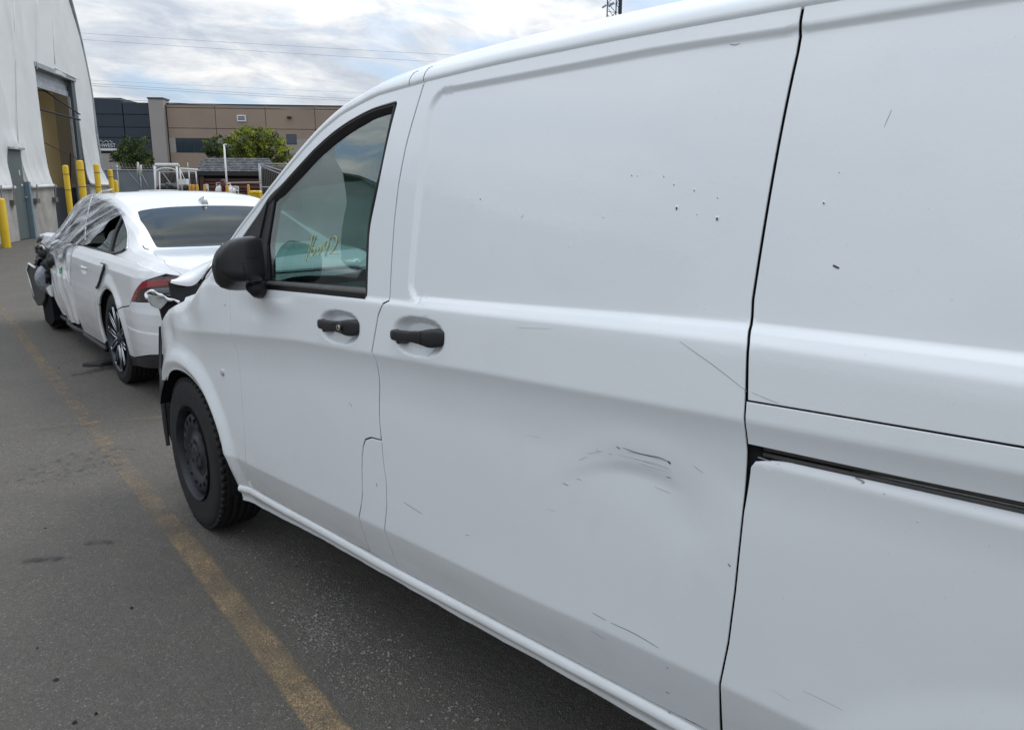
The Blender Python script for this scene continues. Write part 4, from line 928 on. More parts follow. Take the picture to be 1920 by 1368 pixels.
rdoor = [(1.302, .95), (1.332, .82), (1.372, .70), (1.392, .56)]+arc_fr+[(1.52, .215), (2.35, .205), (2.40, .40), (2.36, .70), (2.30, .95)]
rd = panel('rear_door', rdoor, fsd, M_SPAINT, sed, **PLT)
fdoor = [(2.325, .95), (2.385, .70), (2.44, .40), (2.42, .25), (2.9, .21), (3.42, .22), (3.38, .5), (3.30, .72), (3.05, .86), (2.9, .93)]
fdr = panel('front_door', fdoor, fsd, M_SPAINT, sed, **PLT); fdr['label'] = 'crumpled front door with torn rear edge'
def fin2(q): P = fsd(q); P[:, 0] += .03; return P
panel('inner_side', [(.5, .4), (.7, .72), (1.46, .72), (1.5, .2), (3.4, .2), (3.4, .90), (.7, .87), (.45, .78), (.40, .5)], fin2, M_GAP, sed, step=(.1, .1), gap=0, edge=.08, depth=.01, flip=True)
m = MB(); m.tube([(float(sedW(l, .2))+.0, l, .185) for l in np.linspace(1.50, 3.45, 14)], .022, 8); m.done('sill', M_BLK, sed, True)
m = MB(); m.box((.93, 2.4, .27), (1.5, 4.3, .10)); m.done('underbody', M_DARK, sed)
# tail lamp on the corner
TL = [(.47, .690), (.50, .70), (.42, .765), (.31, .838), (.17, .880), (.06, .876), (.02, .86), (.02, .72), (.10, .722), (.25, .707)]
def ftl(dx):
    def f(q): P = fsd(q); P[:, 0] += dx; return P
    return f
tl = panel('tail_lamp', roundpoly(TL, .01), ftl(.004), pmat('smoked_lens', (.03, .008, .010), .12, coat=1), sed, step=(.012, .012), edge=.01, gap=.001, depth=.03, flip=True)
MR = pmat('lamp_red', (.26, .007, .012), .2, coat=1, var=.15, vscale=30); MCL = pmat('clear_lens', (.16, .17, .19), .15, coat=1)
for nm, pts, mm in (('lamp_segment', [(.485, .700), (.455, .735), (.375, .735), (.40, .70)], MR), ('lamp_segment', [(.45, .74), (.415, .775), (.335, .775), (.37, .74)], MR), ('lamp_segment', [(.405, .785), (.35, .825), (.22, .852), (.10, .862), (.03, .856), (.03, .825), (.12, .822), (.24, .806), (.32, .785)], MR),
                    ('clear_segment', [(.22, .795), (.10, .810), (.03, .812), (.03, .778), (.20, .770)], MCL), ('clear_segment', [(.18, .762), (.03, .770), (.03, .745), (.16, .738)], MCL)):
    panel(nm, roundpoly(pts, .006), ftl(.0015), mm, tl, step=(.012, .012), edge=.01, gap=.0, depth=.004, flip=True)
# upper body: t 0..2 from left waist over the roof to the right waist
zA = lambda l: I(l, [0, .1, .3, .5, 1, 2, 3, 3.7, 4.3], [.86, .885, .915, .935, .945, .935, .91, .88, .82])
zC = lambda l: np.interp(l, LL, ZL)
_k = [(-.02, .80), (.0, .86), (.05, .925), (.15, .965), (.3, .985), (.6, 1.0), (.78, 1.015), (.9, 1.055), (1.05, 1.115), (1.25, 1.185), (1.5, 1.262), (1.75, 1.325), (2.0, 1.364), (2.3, 1.388), (2.6, 1.390), (2.85, 1.362), (3.1, 1.295), (3.45, 1.15), (3.8, 1.0), (3.95, .965), (4.3, .93), (4.7, .84)]
_c = catmull([ff(p) for p in _k], 6); LL = np.array([p[0] for p in _c]); ZL = np.array([p[1] for p in _c])
def ftop(q):
    l, t = q[:, 0], q[:, 1]; tt = np.where(t > 1, 2-t, t)
    tp = [0, .06, .25, .42, .50, .58, .70, .85, 1.0]
    zf = I(tt, tp, [0, .10, .46, .78, .88, .935, .972, .993, 1.0]); wf = I(tt, tp, [.10, .115, .175, .245, .285, .335, .48, .70, .93])
    dk = sst((1.3-l)/.6)          # deck: flatter section
    wfd = I(tt, tp, [.08, .105, .14, .19, .235, .30, .46, .69, .93]); zfd = I(tt, tp, [0, .25, .62, .86, .92, .95, .975, .99, 1.0])
    zf = zf*(1-dk)+zfd*dk; wf = wf*(1-dk)+wfd*dk
    W = wf+coff(l)*(1-wf/.93)+.012*sst((l-2.4)/1.5)*(1-wf/.93)
    z = zA(l)+(zC(l)-zA(l))*zf
    x = np.where(t > 1, 1.86-W, W)
    # lifted, creased boot-lid corner
    return np.stack([x, l, z], 1)
def T(l0, w0, side=0):     # t for a given distance in from the side
    ts = np.linspace(0, 1, 200); P = ftop(np.stack([np.full(200, l0), ts], 1)); t = float(np.interp(w0, P[:, 0], ts)); return (l0, 2-t if side else t)
rw_l = [T(.80, .30), T(1.0, .315), T(1.3, .335), T(1.52, .375)]; rwh = rw_l+[T(1.565, .6), T(1.575, .93), T(1.565, .6, 1)]+[(l, 2-t) for l, t in rw_l[::-1]]+[T(.765, .6, 1), T(.755, .93), T(.765, .6)]
swh = [(.985, .20), (1.20, .335), (1.45, .425), (1.75, .465), (2.3, .475), (2.9, .455), (3.3, .36), (3.55, .10), (3.45, .03), (2.0, .025), (1.32, .025), (1.05, .10)]
whh = [T(3.08, .38), T(3.4, .33), T(3.75, .30), T(3.82, .93), T(3.75, .30, 1), T(3.4, .33, 1), T(3.08, .38, 1), T(3.0, .93)]
rwh, whh = [roundpoly(p, .03) for p in (rwh, whh)]; swh = roundpoly(swh, .05)
swr = [(l, 2-t) for l, t in swh]
lid_l = [T(.745, .265), T(.66, .235), T(.48, .20), T(.30, .195), T(.08, .24)]
lid = lid_l+[T(.02, .35), T(.01, .93), T(.02, .35, 1)]+[(l, 2-t) for l, t in lid_l[::-1]]
body_o = [(.10, .0), (1.0, 0), (2.0, 0), (3.0, 0), (3.9, 0), (3.9, 1), (3.9, 2), (2, 2), (1, 2), (.10, 2)]+[(l, 2-t) for l, t in lid_l][::-1]+[T(.75, .6, 1), T(.745, .93), T(.75, .6)]+lid_l
body_o = [(.10, 0), (1, 0), (2, 0), (3, 0), (3.9, 0), (3.9, 1), (3.9, 2), (2, 2), (1, 2), (.10, 2)]+[(l, 2-t) for l, t in lid_l[::-1]]+[T(.748, .6, 1), T(.742, .93), T(.748, .6)]+lid_l
UP = dict(step=(.03, .02), edge=.03, gap=.001, depth=.012, inward=(0, 0, -1), flip=True)
panel('roof_and_pillars', body_o, ftop, M_SPAINT, sed, holes=[rwh, swh, swr, whh], **UP)
lido = panel('boot_lid', lid, ftop, M_SPAINT, sed, **{**UP, 'step': (.02, .02), 'gap': .0016})
def ftg(dz):
    def f(q): P = ftop(q); P[:, 2] -= dz; P[:, 0] += np.where(q[:, 1] < .5, .006, np.where(q[:, 1] > 1.5, -.006, 0)); return P
    return f
panel('rear_window', rwh, ftg(.004), M_GLASSD, sed, step=(.06, .05), edge=.03, gap=-.0004, depth=.003, inward=(0, 0, -1), flip=True)
sg = panel('side_window', swh, ftg(.0), M_GLASSM, sed, step=(.08, .05), edge=.03, gap=-.0004, depth=.003, inward=(1, 0, 0), flip=True)
panel('side_window', swr, ftg(.0), M_GLASSM, sed, step=(.08, .05), edge=.03, gap=-.0004, depth=.003, inward=(-1, 0, 0), flip=True)
panel('windscreen', whh, ftg(.004), M_GLASSM, sed, step=(.08, .05), edge=.03, gap=-.0004, depth=.003, inward=(0, 0, -1), flip=True)
def on_top(pts, r, name, mat, par, lift=.0, n=6, per=5):
    q = np.array(catmull([ff(p) for p in pts], per)); P = ftop(q); P[:, 2] += lift; P[:, 0] -= lift*(q[:, 1] < .5)
    m = MB(); m.tube(list(P), r, n); return m.done(name, mat, par, True)
M_CHR = pmat('chrome_trim', (.7, .7, .72), .15, 1)
on_top([(3.0, .45), (2.4, .478), (1.75, .475), (1.45, .437), (1.20, .348), (1.03, .248), (.968, .19), (.985, .14)], .006, 'chrome_strip', M_CHR, sed, .003)
on_top([(.975, .17), (1.02, .09), (1.12, .045), (1.32, .018), (2.0, .016), (3.4, .02)], .011, 'waist_strip', M_BLKS, sed, .002)
on_top([(1.49, .43), (1.46, .30), (1.40, .15), (1.335, .02)], .013, 'window_divider', M_BLK, sed, .0)
on_top([(.86, .455), (.80, .46), (.765, .49)], .004, 'boot_seam', M_GAP, sed, .0)
# fin aerial
rows = []
for u in np.linspace(0, 1, 9):
    l = 1.60+.15*u; zt = .070*(1-u)**.7; base = float(ftop(np.array([[l, 1.0]]))[0, 2])-.004; wd = .030*(1-.6*u)
    rows.append([(.93+wd*a, l+(.02*b if u < .1 else 0), base+zt*b) for a, b in ((-1, 0), (-.75, .5), (-.35, .9), (0, 1), (.35, .9), (.75, .5), (1, 0))])
m = MB(); m.grid(rows); m.prism(rows[0], (0, .002, 0)); m.done('roof_aerial', pmat('fin_grey', (.35, .36, .38), .3, coat=1), sed, True)
# door handle, tape hook, labels
m = MB(); m.tube([(float(sedW(l, .80))-.004-.016*sin(pi*u), l, .800-.002*u) for u, l in [(k/10, 1.78+.17*k/10) for k in range(11)]], [.008, .011, .012, .012, .012, .012, .012, .012, .012, .011, .008], 8); m.done('door_handle', M_SPAINT, rd, True)
TP = [(1.28, .882), (1.17, .884), (1.155, .868), (1.165, .84), (1.22, .79), (1.235, .765), (1.29, .72), (1.36, .69), (1.42, .692)]
hk = catmull([(float(sedW(*p))-.012, p[0], p[1]) for p in TP], 4)
m = MB(); m.tube(hk, [I(i/len(hk), [0, .15, .2, .85, 1], [.004, .006, .010, .010, .004]) for i in range(len(hk))], 6); m.done('hanging_trim', M_BLKS, sed, True)
def sd_patch(pts, name, mat, par, dx=-.004): 
    m = MB(); m.prism([(float(sedW(*p))+dx, p[0], p[1]) for p in pts], (.002, 0, 0)); return m.done(name, mat, par)
sd_patch([(2.74, .73), (2.88, .715), (2.88, .66), (2.74, .675)], 'green_sticker', pmat('green_label', (.05, .38, .14), .5), fdr)
m = MB(); m.tube([(float(sedW(2.62, .83))-.004, 2.62, .80), (float(sedW(2.62, .83))+.004, 2.62, .80)], .018, 12); m.done('lock_hole', M_GAP, fdr)
P = [(float(sedW(l, z))-.010, l, z) for l, z in ((2.49, .72), (2.47, .60), (2.45, .47), (2.44, .36))]
m = MB(); m.tube(P, .011, 6); m.done('torn_strip', M_WHITEP, fdr, True)
P = [(float(sedW(l, z))-.006, l, z) for l, z in ((2.50, .64), (2.46, .5), (2.43, .38), (2.40, .25))]
m = MB(); m.tube(P, [.004, .014, .022, .018], 6); m.done('door_tear', M_GAP, fdr, True)
# wheels
def alloy(name, c, par, R=.338, rr=.246):
    m = MB(); tyre(m, (0, 0, 0), (-1, 0, 0), R, rr, .215); t_ = m.done('tyre', M_RUB, None, True)
    m = MB(); m.lathe([(rr, -.004), (rr-.006, .0), (rr-.010, .012), (rr-.016, .03), (rr-.02, .18)], (0, 0, 0), (1, 0, 0), 60); b = m.done(name, M_ALUD, par, True)
    b.location = c; t_.parent = b
    for k in range(5):
        a = 2*pi*k/5+radians(100)
        def pt(r, da, x): return (x, r*cos(a+da), r*sin(a+da))
        for sgn in (-1, 1):
            ins = [pt(.050, .30*sgn, .018), pt(.050, .70*sgn, .018), pt(rr-.012, .36*sgn, .006), pt(rr-.012, .22*sgn, .006)]
            m = MB(); m.prism(ins, (.03, 0, 0)); m.done('spoke', M_ALUD, b)
            e = [pt(.055, .62*sgn, .015), pt(.14, .46*sgn, .010), pt(rr-.012, .365*sgn, .003)]; e2 = [pt(.07, .22*sgn, .015), pt(.14, .20*sgn, .010), pt(rr-.012, .215*sgn, .003)]
            m = MB(); m.tube(e, [.004, .0045, .005], 5); m.tube(e2, [.003, .0035, .004], 5); m.tube([pt(rr-.012, .365*sgn, .003), pt(rr-.012, .215*sgn, .003)], .004, 5); m.done('machined_edge', M_ALU, b, True)
    m = MB(); m.lathe([(0, .006), (.03, .008), (.052, .018), (.056, .04)], (0, 0, 0), (1, 0, 0), 24); m.done('hub_cap', M_ALUD, b, True)
    m = MB(); m.lathe([(0, .07), (.165, .07), (.165, .10), (.22, .16)], (0, 0, 0), (1, 0, 0), 36); m.done('brake_disc', M_STEEL, b, True)
    return b
a1 = alloy('rear_wheel', (.030, 1.08, .338), sed)
a2 = dup_tree(a1, sed, (.06, 3.90, .338), (.5, 0, radians(4))); a2.name = 'front_wheel'
a3 = dup_tree(a1, sed, (1.83, 1.08, .338), (0, 0, pi)); a3.name = 'rear_wheel.001'
a4 = dup_tree(a1, sed, (1.83, 3.90, .338), (0, 0, pi)); a4.name = 'front_wheel.001'
for c, nm in ((SLC, 'wheel_arch_liner'), (SLF, 'wheel_arch_liner')):
    P = [[(x, c[0]+r*cos(t), c[1]+r*sin(t)) for x, r in ((.03, c[2]+.004), (.09, c[2]+.01), (.40, c[2]))] for t in np.linspace(radians(-20), radians(200), 22)]
    m = MB(); m.grid(P); m.prism([(.40, c[0]+c[2]*cos(t), c[1]+c[2]*sin(t)) for t in np.linspace(radians(-20), radians(200), 22)], (.01, 0, 0)); m.done(nm, M_DARK, sed, True)
# right side sheet and tail panel
def fsr(q): P = fsd(q); P[:, 0] = 1.86-P[:, 0]; return P
panel('right_side', [(.02, .39), (.7, .22), (.72, .6), (1.1, .72), (1.45, .55), (1.48, .22), (3.5, .22), (3.55, .6), (3.9, .72), (3.9, .90), (1, .95), (.02, .87)], fsr, M_SPAINT, sed, step=(.06, .04), gap=0, edge=.05, inward=(-1, 0, 0))
m = MB(); m.prism([(x, .0, z) for x, z in ((.40, .39), (1.46, .39), (1.46, .86), (.40, .86))], (0, .03, 0)); m.done('tail_panel', M_SPAINT, sed)
# torn tail: foam, grey crash bar, creased lid skin curling over a dark boot opening
foam = MB()
def blob(mb, c, r, n=9, amp=.25, sq=(1, 1, 1), seed=0):
    rnd = np.random.RandomState(seed); rows = []
    ph = rnd.rand(6)*6
    for i in range(n+1):
        th = pi*i/n; row = []
        for j in range(n*2):
            p = 2*pi*j/(n*2); d = 1+amp*(sin(3*th+ph[0])*cos(2*p+ph[1])+.6*sin(5*p+ph[2])*sin(4*th+ph[3])+.4*rnd.rand())
            row.append((c[0]+r*sq[0]*d*sin(th)*cos(p), c[1]+r*sq[1]*d*sin(th)*sin(p), c[2]+r*sq[2]*d*cos(th)))
        rows.append(row)
    return mb.grid(rows, closed_v=True)
def sed_px(px, py, y=None, x=None):
    """survey: meet the sight line with a plane y=.. or x=.. of the sedan's own frame"""
    v = ray(px, py); o = CAM-ff((.506, 5.223, 0)); c_, s_ = cos(-SZ), sin(-SZ)
    rot = lambda p: ff((p[0]*c_-p[1]*s_, p[0]*s_+p[1]*c_, p[2]))
    o, v = rot(o), rot(v); t = (y-o[1])/v[1] if y is not None else (x-o[0])/v[0]
    return tuple(o+v*t)
sp_ = lambda L_, y: [sed_px(a, b, y=y) for a, b in L_]
m = MB(); m.prism(sp_([(281, 553), (300, 556), (318, 562), (306, 575), (301, 580), (288, 575), (281, 566)], -.06), (0, .05, 0)); m.done('crash_bar', pmat('grey_foam', (.38, .39, .37), .8, var=.2), sed, bevel=.004)
rgd = [sed_px(a, b, y=-.075+.02*(i % 2)) for i, (a, b) in enumerate([(276, 560), (274, 550), (283, 545), (292, 549), (300, 553), (308, 556), (317, 562), (326, 562), (336, 567)])]
m = MB(); m.tube(catmull(rgd, 3), [.009+.0025*sin(i*1.1) for i in range(25)], 6); m.done('torn_skin', M_SPAINT, sed, True)
m = MB(); m.prism(sp_([(300, 562), (340, 568), (335, 580), (312, 600), (307, 602), (303, 585), (299, 574)], -.05), (0, .04, 0)); m.prism(sp_([(283, 545), (300, 548), (330, 560), (345, 566), (342, 572), (310, 562)], -.045), (0, .03, 0)); m.done('broken_backing', M_GAP, sed)
m = MB(); m.prism(sp_([(316, 528), (345, 540), (372, 534), (392, 505), (410, 486), (470, 446), (480, 455), (420, 500), (395, 560), (340, 580), (322, 560)], .02), (0, .02, 0)); m.done('boot_opening', pmat('boot_dark', (.03, .031, .033), .6), sed)
# curled lid edge
ctl_a = sp_([(319, 528), (335, 519), (355, 508), (375, 496), (398, 488)], .06); ctl_b = sp_([(319, 530), (340, 535), (362, 535), (378, 520), (398, 490)], -.05)
A_, B_ = catmull(ctl_a, 5), catmull(ctl_b, 5); P = []
for a, b in zip(A_, B_): P.append([a*(1-u)+b*u+ff((0, -.035*sin(pi*u), .02*sin(pi*u))) for u in np.linspace(0, 1, 7)])
m = MB(); m.grid(P); m.done('curled_lid_edge', M_SPAINT, lido, True)
# clear film over the left windows, tied round the roof
ridge = lambda l, t: (np.sin(34*(t+.50*l))+.5)*.5+np.sin(57*(t+.42*l)+1.3)*.30+np.sin(17*(t+.6*l))*.4
def ffilm(q):
    P = np.where(q[:, 1:2] >= 0, ftop(np.stack([q[:, 0], np.maximum(q[:, 1], 0)], 1)), fsd(np.stack([q[:, 0], np.clip(.945+q[:, 1]*.6, .3, .95)], 1)))
    r = ridge(q[:, 0], q[:, 1])*np.clip((q[:, 1]+.25)/.2, .4, 1)*np.clip((.75-q[:, 1])/.2, .4, 1)
    out = ff((-1, 0, .45)); return P+out*(.022+.013*r[:, None])
fl = [(1.50, .50), (1.60, .53), (1.90, .55), (2.3, .57), (2.8, .58), (3.2, .56), (3.7, .45), (3.9, .2), (3.9, .0), (3.7, -.10), (3.3, -.16), (2.9, -.25), (2.72, -.30), (2.5, -.05), (2.32, .02), (2.15, .02), (1.98, .03), (1.88, .06), (1.75, .16), (1.62, .30)]
panel('clear_film', fl, ffilm, M_FILM, sed, step=(.018, .010), edge=.02, gap=0, lip=.0004, depth=.001, inward=(1, 0, 0), flip=True)
on_top([(2.02, .04), (2.12, .14), (2.22, .28), (2.30, .40), (2.40, .54), (2.45, .66)], .006, 'film_fold', M_FILM, sed, .03)
on_top([(2.28, .01), (2.36, .2), (2.46, .38), (2.5, .47)], .020, 'centre_pillar', M_BLKS, sed, -.01)
# cabin shapes seen through the glass
m = MB(); m.box((.93, 1.35, .98), (1.35, .30, .05)); blob(m, (.45, 1.62, 1.0), .14, 8, .15, (1, .5, 1.5), 3); blob(m, (1.3, 1.62, 1.0), .14, 8, .15, (1, .5, 1.5), 4); blob(m, (.5, 2.6, 1.0), .14, 8, .1, (1, .5, 1.8), 5); m.box((.93, 2.2, .62), (1.5, 2.6, .5)); m.done('cabin', M_DARK, sed)
# wrecked nose
crm = pmat('wrapped_bonnet', (.60, .61, .66), .3, coat=.6, var=.15, vscale=6, bump=.5, bscale=12)
P = []
for i, l in enumerate(np.linspace(3.75, 4.55, 26)):
    P.append([(x, l, I(l, [3.75, 4.0, 4.3, 4.55], [.95, .97, .93, .86])-.20*max(0, .35-x)**1.2+.028*sin(l*17+x*9)*cos(x*13-l*5)) for x in np.linspace(.10, 1.7, 34)])
m = MB(); m.grid(P); m.done('crumpled_bonnet', crm, sed, True)
sx = lambda px, py, x: sed_px(px, py, x=x)
m = MB(); blob(m, sx(92, 522, .05), .135, 11, .13, (.8, .8, 1.15), 9); m.done('crumpled_bag', pmat('grey_plastic_bag', (.20, .22, .25), .35, var=.3, vscale=14, bump=.8, bscale=25, coat=.5), sed, True)
m = MB(); m.prism([sx(a, b, .0) for a, b in [(49, 496), (57, 494), (66, 500), (80, 501), (86, 520), (84, 560), (79, 571), (70, 573), (62, 560), (55, 525)]], (.10, 0, 0)); m.done('torn_bumper', M_BLK, sed, bevel=.01)
m = MB(); m.tube([sx(a, b, -.01) for a, b in [(66, 502), (54, 494), (50, 505), (57, 530), (64, 556)]], [.012, .012, .008, .006, .004], 6); m.done('bright_edge', M_WHITEP, sed, True)
for k, (a, b, r, x) in enumerate([(96, 475, .10, .15), (85, 492, .09, .12), (108, 500, .11, .12), (84, 470, .07, .2), (100, 555, .08, .15), (112, 530, .08, .12), (80, 545, .08, .12), (104, 487, .07, .05)]): m = MB(); blob(m, sx(a, b, x), r, 7, .30, (1, 1, 1), 20+k); m.done('broken_front_part', M_BLK, sed, True)
m = MB(); m.tube([sx(a, b, .05) for a, b in [(74, 466), (80, 462), (90, 470), (98, 484)]], [.012, .010, .012, .02], 6); m.tube([sx(70, 465, .05), sx(73, 465, .05)], .028, 10); m.done('bent_bracket', M_BLK, sed, True)
m = MB(); m.tube([sx(a, b, .02) for a, b in [(75, 461), (80, 460), (84, 467)]], .008, 5); m.prism([sx(a, b, .0) for a, b in [(104, 494), (109, 492), (112, 503), (107, 502)]], (.02, 0, 0)); m.prism([sx(a, b, .0) for a, b in [(86, 540), (94, 534), (96, 556), (92, 552)]], (.02, 0, 0)); m.done('white_fragment', M_WHITEP, sed)
m = MB(); m.prism([sx(a, b, .03) for a, b in [(78, 560), (92, 545), (98, 570), (102, 600), (95, 612), (85, 600)]], (.08, 0, 0)); m.done('loose_liner', M_DARK, sed)
# second wrecked car parked off to the left: it shows as a reflection in the side glass
#@@P5
# ------------------------------------------------------------------ fabric tent building
TU = ff((3.473-3.025, 23.355-22.555, 0)); TW = Wall((3.025, 22.555, 0), TU)
tent = empty('tent_building', (3.6, 23.5, 0), 'tall white fabric-covered arched building with an open roller doorway', 'building')
uv = TW.uv
M_FAB = pmat('white_tent_fabric', (.84, .87, .89), .55, var=.05, vscale=1.5, bump=.15, bscale=3, dirt=.15, dscale=1.2, dcol=(.45, .45, .43))
_n, _l = M_FAB.node_tree.nodes, M_FAB.node_tree.links; _t = _n.new('ShaderNodeBsdfTranslucent'); _t.inputs[0].default_value = (.7, .66, .58, 1); _m = _n.new('ShaderNodeMixShader'); _m.inputs[0].default_value = .30
_l.new(_n['Principled BSDF'].outputs[0], _m.inputs[1]); _l.new(_t.outputs[0], _m.inputs[2]); _l.new(_m.outputs[0], _n['Material Output'].inputs[0])
M_CONC = pmat('grey_concrete', (.34, .33, .31), .85, var=.15, vscale=3, dirt=.4, dscale=2)
M_DOOR = pmat('grey_green_door', (.085, .11, .115), .5, var=.1, vscale=2)
M_BLUEP = pmat('blue_grey_post', (.16, .23, .27), .5, var=.15, vscale=5)
edge_px = [(203, 366), (203, 350), (196, 335), (189, 315), (185, 290), (181, 265), (176, 230), (168, 168), (148, 70), (130, 0), (124, -22)]
edge = [uv(*p) for p in edge_px]
edge = catmull([ff(p) for p in edge], 3)
uR = edge[0][0]; zR = edge[0][1]
# extrapolate the arch up and over to the left
e0, e1_ = edge[-1], edge[-4]; 
apex_u = -13.0; apex_z = 12.5
AX = (-8.6+uR)/2
lft = [ff((2*AX-p[0], p[1])) for p in edge[::-1]]
arch = edge[:-1]+catmull([ff(edge[-1]), ff((edge[-1][0]-.9, edge[-1][1]+1.7)), ff((AX+3.4, 11.6)), ff((AX, 12.1)), ff((AX-3.4, 11.6)), ff((2*AX-edge[-1][0]+.9, edge[-1][1]+1.7)), lft[0]], 5)[:-1]+lft
print('edge top', edge[-1])
duv = lambda L_: [uv(*p) for p in L_]
door_l = duv([(5, 278), (33, 282)]); zd = max(door_l[0][1], door_l[1][1]); zd = .5*(door_l[0][1]+door_l[1][1])
ud0, ud1 = uv(32, 452)[0], uv(57, 447)[0]
roll = duv([(66, 130), (147, 155), (160, 335), (100, 330)])
ro_u0, ro_u1 = uv(104, 440)[0]+.02, uv(167, 395)[0]; ro_z = uv(147, 155)[1]
hem = duv([(60, 362), (100, 360), (0, 362), (162, 358), (190, 366)])
zh = 1.27
print('tent', 'door', ud0, ud1, zd, 'roller', ro_u0, ro_u1, ro_z, 'hem', hem, 'edge0', edge[0])
# fabric face as a thin sheet with door openings, softly draped
def ftent(q):
    u, z = q[:, 0], q[:, 1]
    d = .04*np.sin(u*2.1+.4)*np.cos(z*.5)+.03*np.sin(u*5.3+z*.35)*np.exp(-((z-1.5)/2.5)**2)+.06*np.exp(-((u-(ud0+ud1)/2)/.55)**2-((z-zd-.12)/.22)**2)+.05*np.exp(-((u+(z-6)*.16+.2)/.16)**2)*(z > zd)+.05*np.exp(-((u-1.35+(z-5)*.1)/.10)**2)*(z > 4.2)+.03*np.exp(-((u-2.0+(z-6)*.1)/.10)**2)*(z > 5)
    d = d+np.clip((1.9-z)/.6, 0, 1)**2*.10+.015*np.sin(u*17+z*6)*np.clip((2.8-z)/1.5, 0, 1)
    P = TW.P0[None]+TW.u[None]*u[:, None]+TW.n[None]*(d[:, None]+.02); P[:, 2] = z; return P
outer = [tuple(p) for p in arch]+[(2*AX-uR, zh), (ud0-.12, zh-.0), (ud0-.02, 2.0), (ud0-.0, zd), (ud1+.0, zd), (ud1+.03, 2.0), (ud1+.10, zh), (ro_u0-.05, zh+.02), (ro_u0-.12, 1.9), (ro_u0-.1, 3.0), (ro_u0-.08, ro_z), (ro_u1+.02, ro_z), (ro_u1+.02, 3), (ro_u1+.05, zh+.05), (uR, zh+.02)]
outer = [p for i, p in enumerate(outer) if i != 0 or True]
tf = panel('fabric_wall', outer, ftent, M_FAB, tent, step=(.12, .12), edge=.15, gap=0, lip=.01, depth=.03, inward=tuple(-TW.n), flip=bool(np.cross(TW.u, [0, 0, 1])@TW.n < 0))
# seams of the cloth
m = MB()
for L_ in ([(66, 0), (66, 130)], [(92, 0), (100, 120)], [(22, 0), (30, 270)], [(100, 128), (145, 150)]):
    a, b = uv(*L_[0]), uv(*L_[1]); m.tube([TW.p(a[0]+(b[0]-a[0])*k/6, a[1]+(b[1]-a[1])*k/6, .045+float(0)) for k in range(7)], .012, 5)
m.done('fabric_seam', M_FAB, tent, True)
m = MB(); m.tube([TW.p(p[0]+.10, p[1], -.03) for p in arch], .09, 8); m.done('arch_tube', M_GREYM, tent, True)
# roof skin running back from the arch
P = [[TW.p(p[0], p[1], -.1), TW.p(p[0], p[1], -6), TW.p(p[0], p[1], -12)] for p in arch]
m = MB(); m.grid(P); m.done('fabric_roof', M_FAB, tent, True)
# concrete base blocks
def wbox(name, u0, u1, z0, z1, d0, d1, mat, par, bevel=.0):
    m = MB(); m.prism([TW.p(u0, z0, d0), TW.p(u1, z0, d0), TW.p(u1, z1, d0), TW.p(u0, z1, d0)], tuple(TW.n*(d1-d0))); return m.done(name, mat, par, False, bevel)
wbox('concrete_block', ud1+.13, ro_u0-.03, 0, 1.30, -.5, .10, M_CONC, tent, .02); wbox('concrete_block', ro_u0-.035, ro_u0+.12, .45, .95, -.45, .02, M_CONC, tent, .02)
wbox('concrete_block', ud0-1.6, ud0-.06, 0, 1.30, -.5, .10, M_CONC, tent, .02); wbox('concrete_block', ro_u1+.10, uR+.1, 0, 1.30, -.5, .08, M_CONC, tent, .02)
for k in range(3): wbox('concrete_block', ud0-1.62-1.8*(k+1), ud0-1.62-1.8*k-.03, 0, 1.30, -.5, .1, M_CONC, tent, .02)
wbox('post', ud1+.0, ud1+.125, 0, 1.40, -.1, .13, M_BLUEP, tent, .01)
dr = wbox('steel_door', ud0, ud1, .02, zd, -.04, .02, M_DOOR, tent, .005)
wbox('door_head', ud0-.02, ud1+.05, zd, zd+.05, -.05, .12, M_GREYM, tent)
wbox('door_notice', ud1-.28, ud1-.20, 1.55, 1.68, .021, .026, pmat('faded_notice', (.35, .5, .45), .7), dr); wbox('door_notice', ud1-.22, ud1-.12, 1.30, 1.34, .021, .026, M_WHITEP, dr)
m = MB(); m.tube([TW.p(ud1-.07, 1.02, .02), TW.p(ud1-.07, 1.02, .07)], .02, 8); m.tube([TW.p(ud1-.07, 1.02, .07), TW.p(ud1-.19, 1.02, .07)], .012, 6); m.done('door_lever', M_GREYM, dr)
# hem pipe, straps and brackets
m = MB(); m.tube([TW.p(ud1+.12, zh+.0, .15), TW.p(ro_u0-.06, zh+.02, .15)], .04, 8); m.tube([TW.p(ro_u1+.06, zh+.05, .15), TW.p(uR, zh+.0, .15)], .04, 8); m.tube([TW.p(ud0-3, zh+.0, .15), TW.p(ud0-.14, zh+.0, .15)], .04, 8); m.done('hem_pipe', M_FAB, tent, True)
for u in (ud1+.32, ro_u0-.20, ud0-.35, ud0-1.1):
    m = MB(); m.tube([TW.p(u, zh+.06, .20), TW.p(u+.03, .98, .16)], .018, 6); m.done('strap', M_GREYM, tent)
    m = MB(); m.prism([TW.p(u-.08, .86, .10), TW.p(u+.14, .86, .10), TW.p(u+.14, .98, .10), TW.p(u-.08, .98, .10)], tuple(TW.n*.09)); m.done('strap_bracket', pmat('rusty_bracket', (.12, .11, .10), .7), tent)
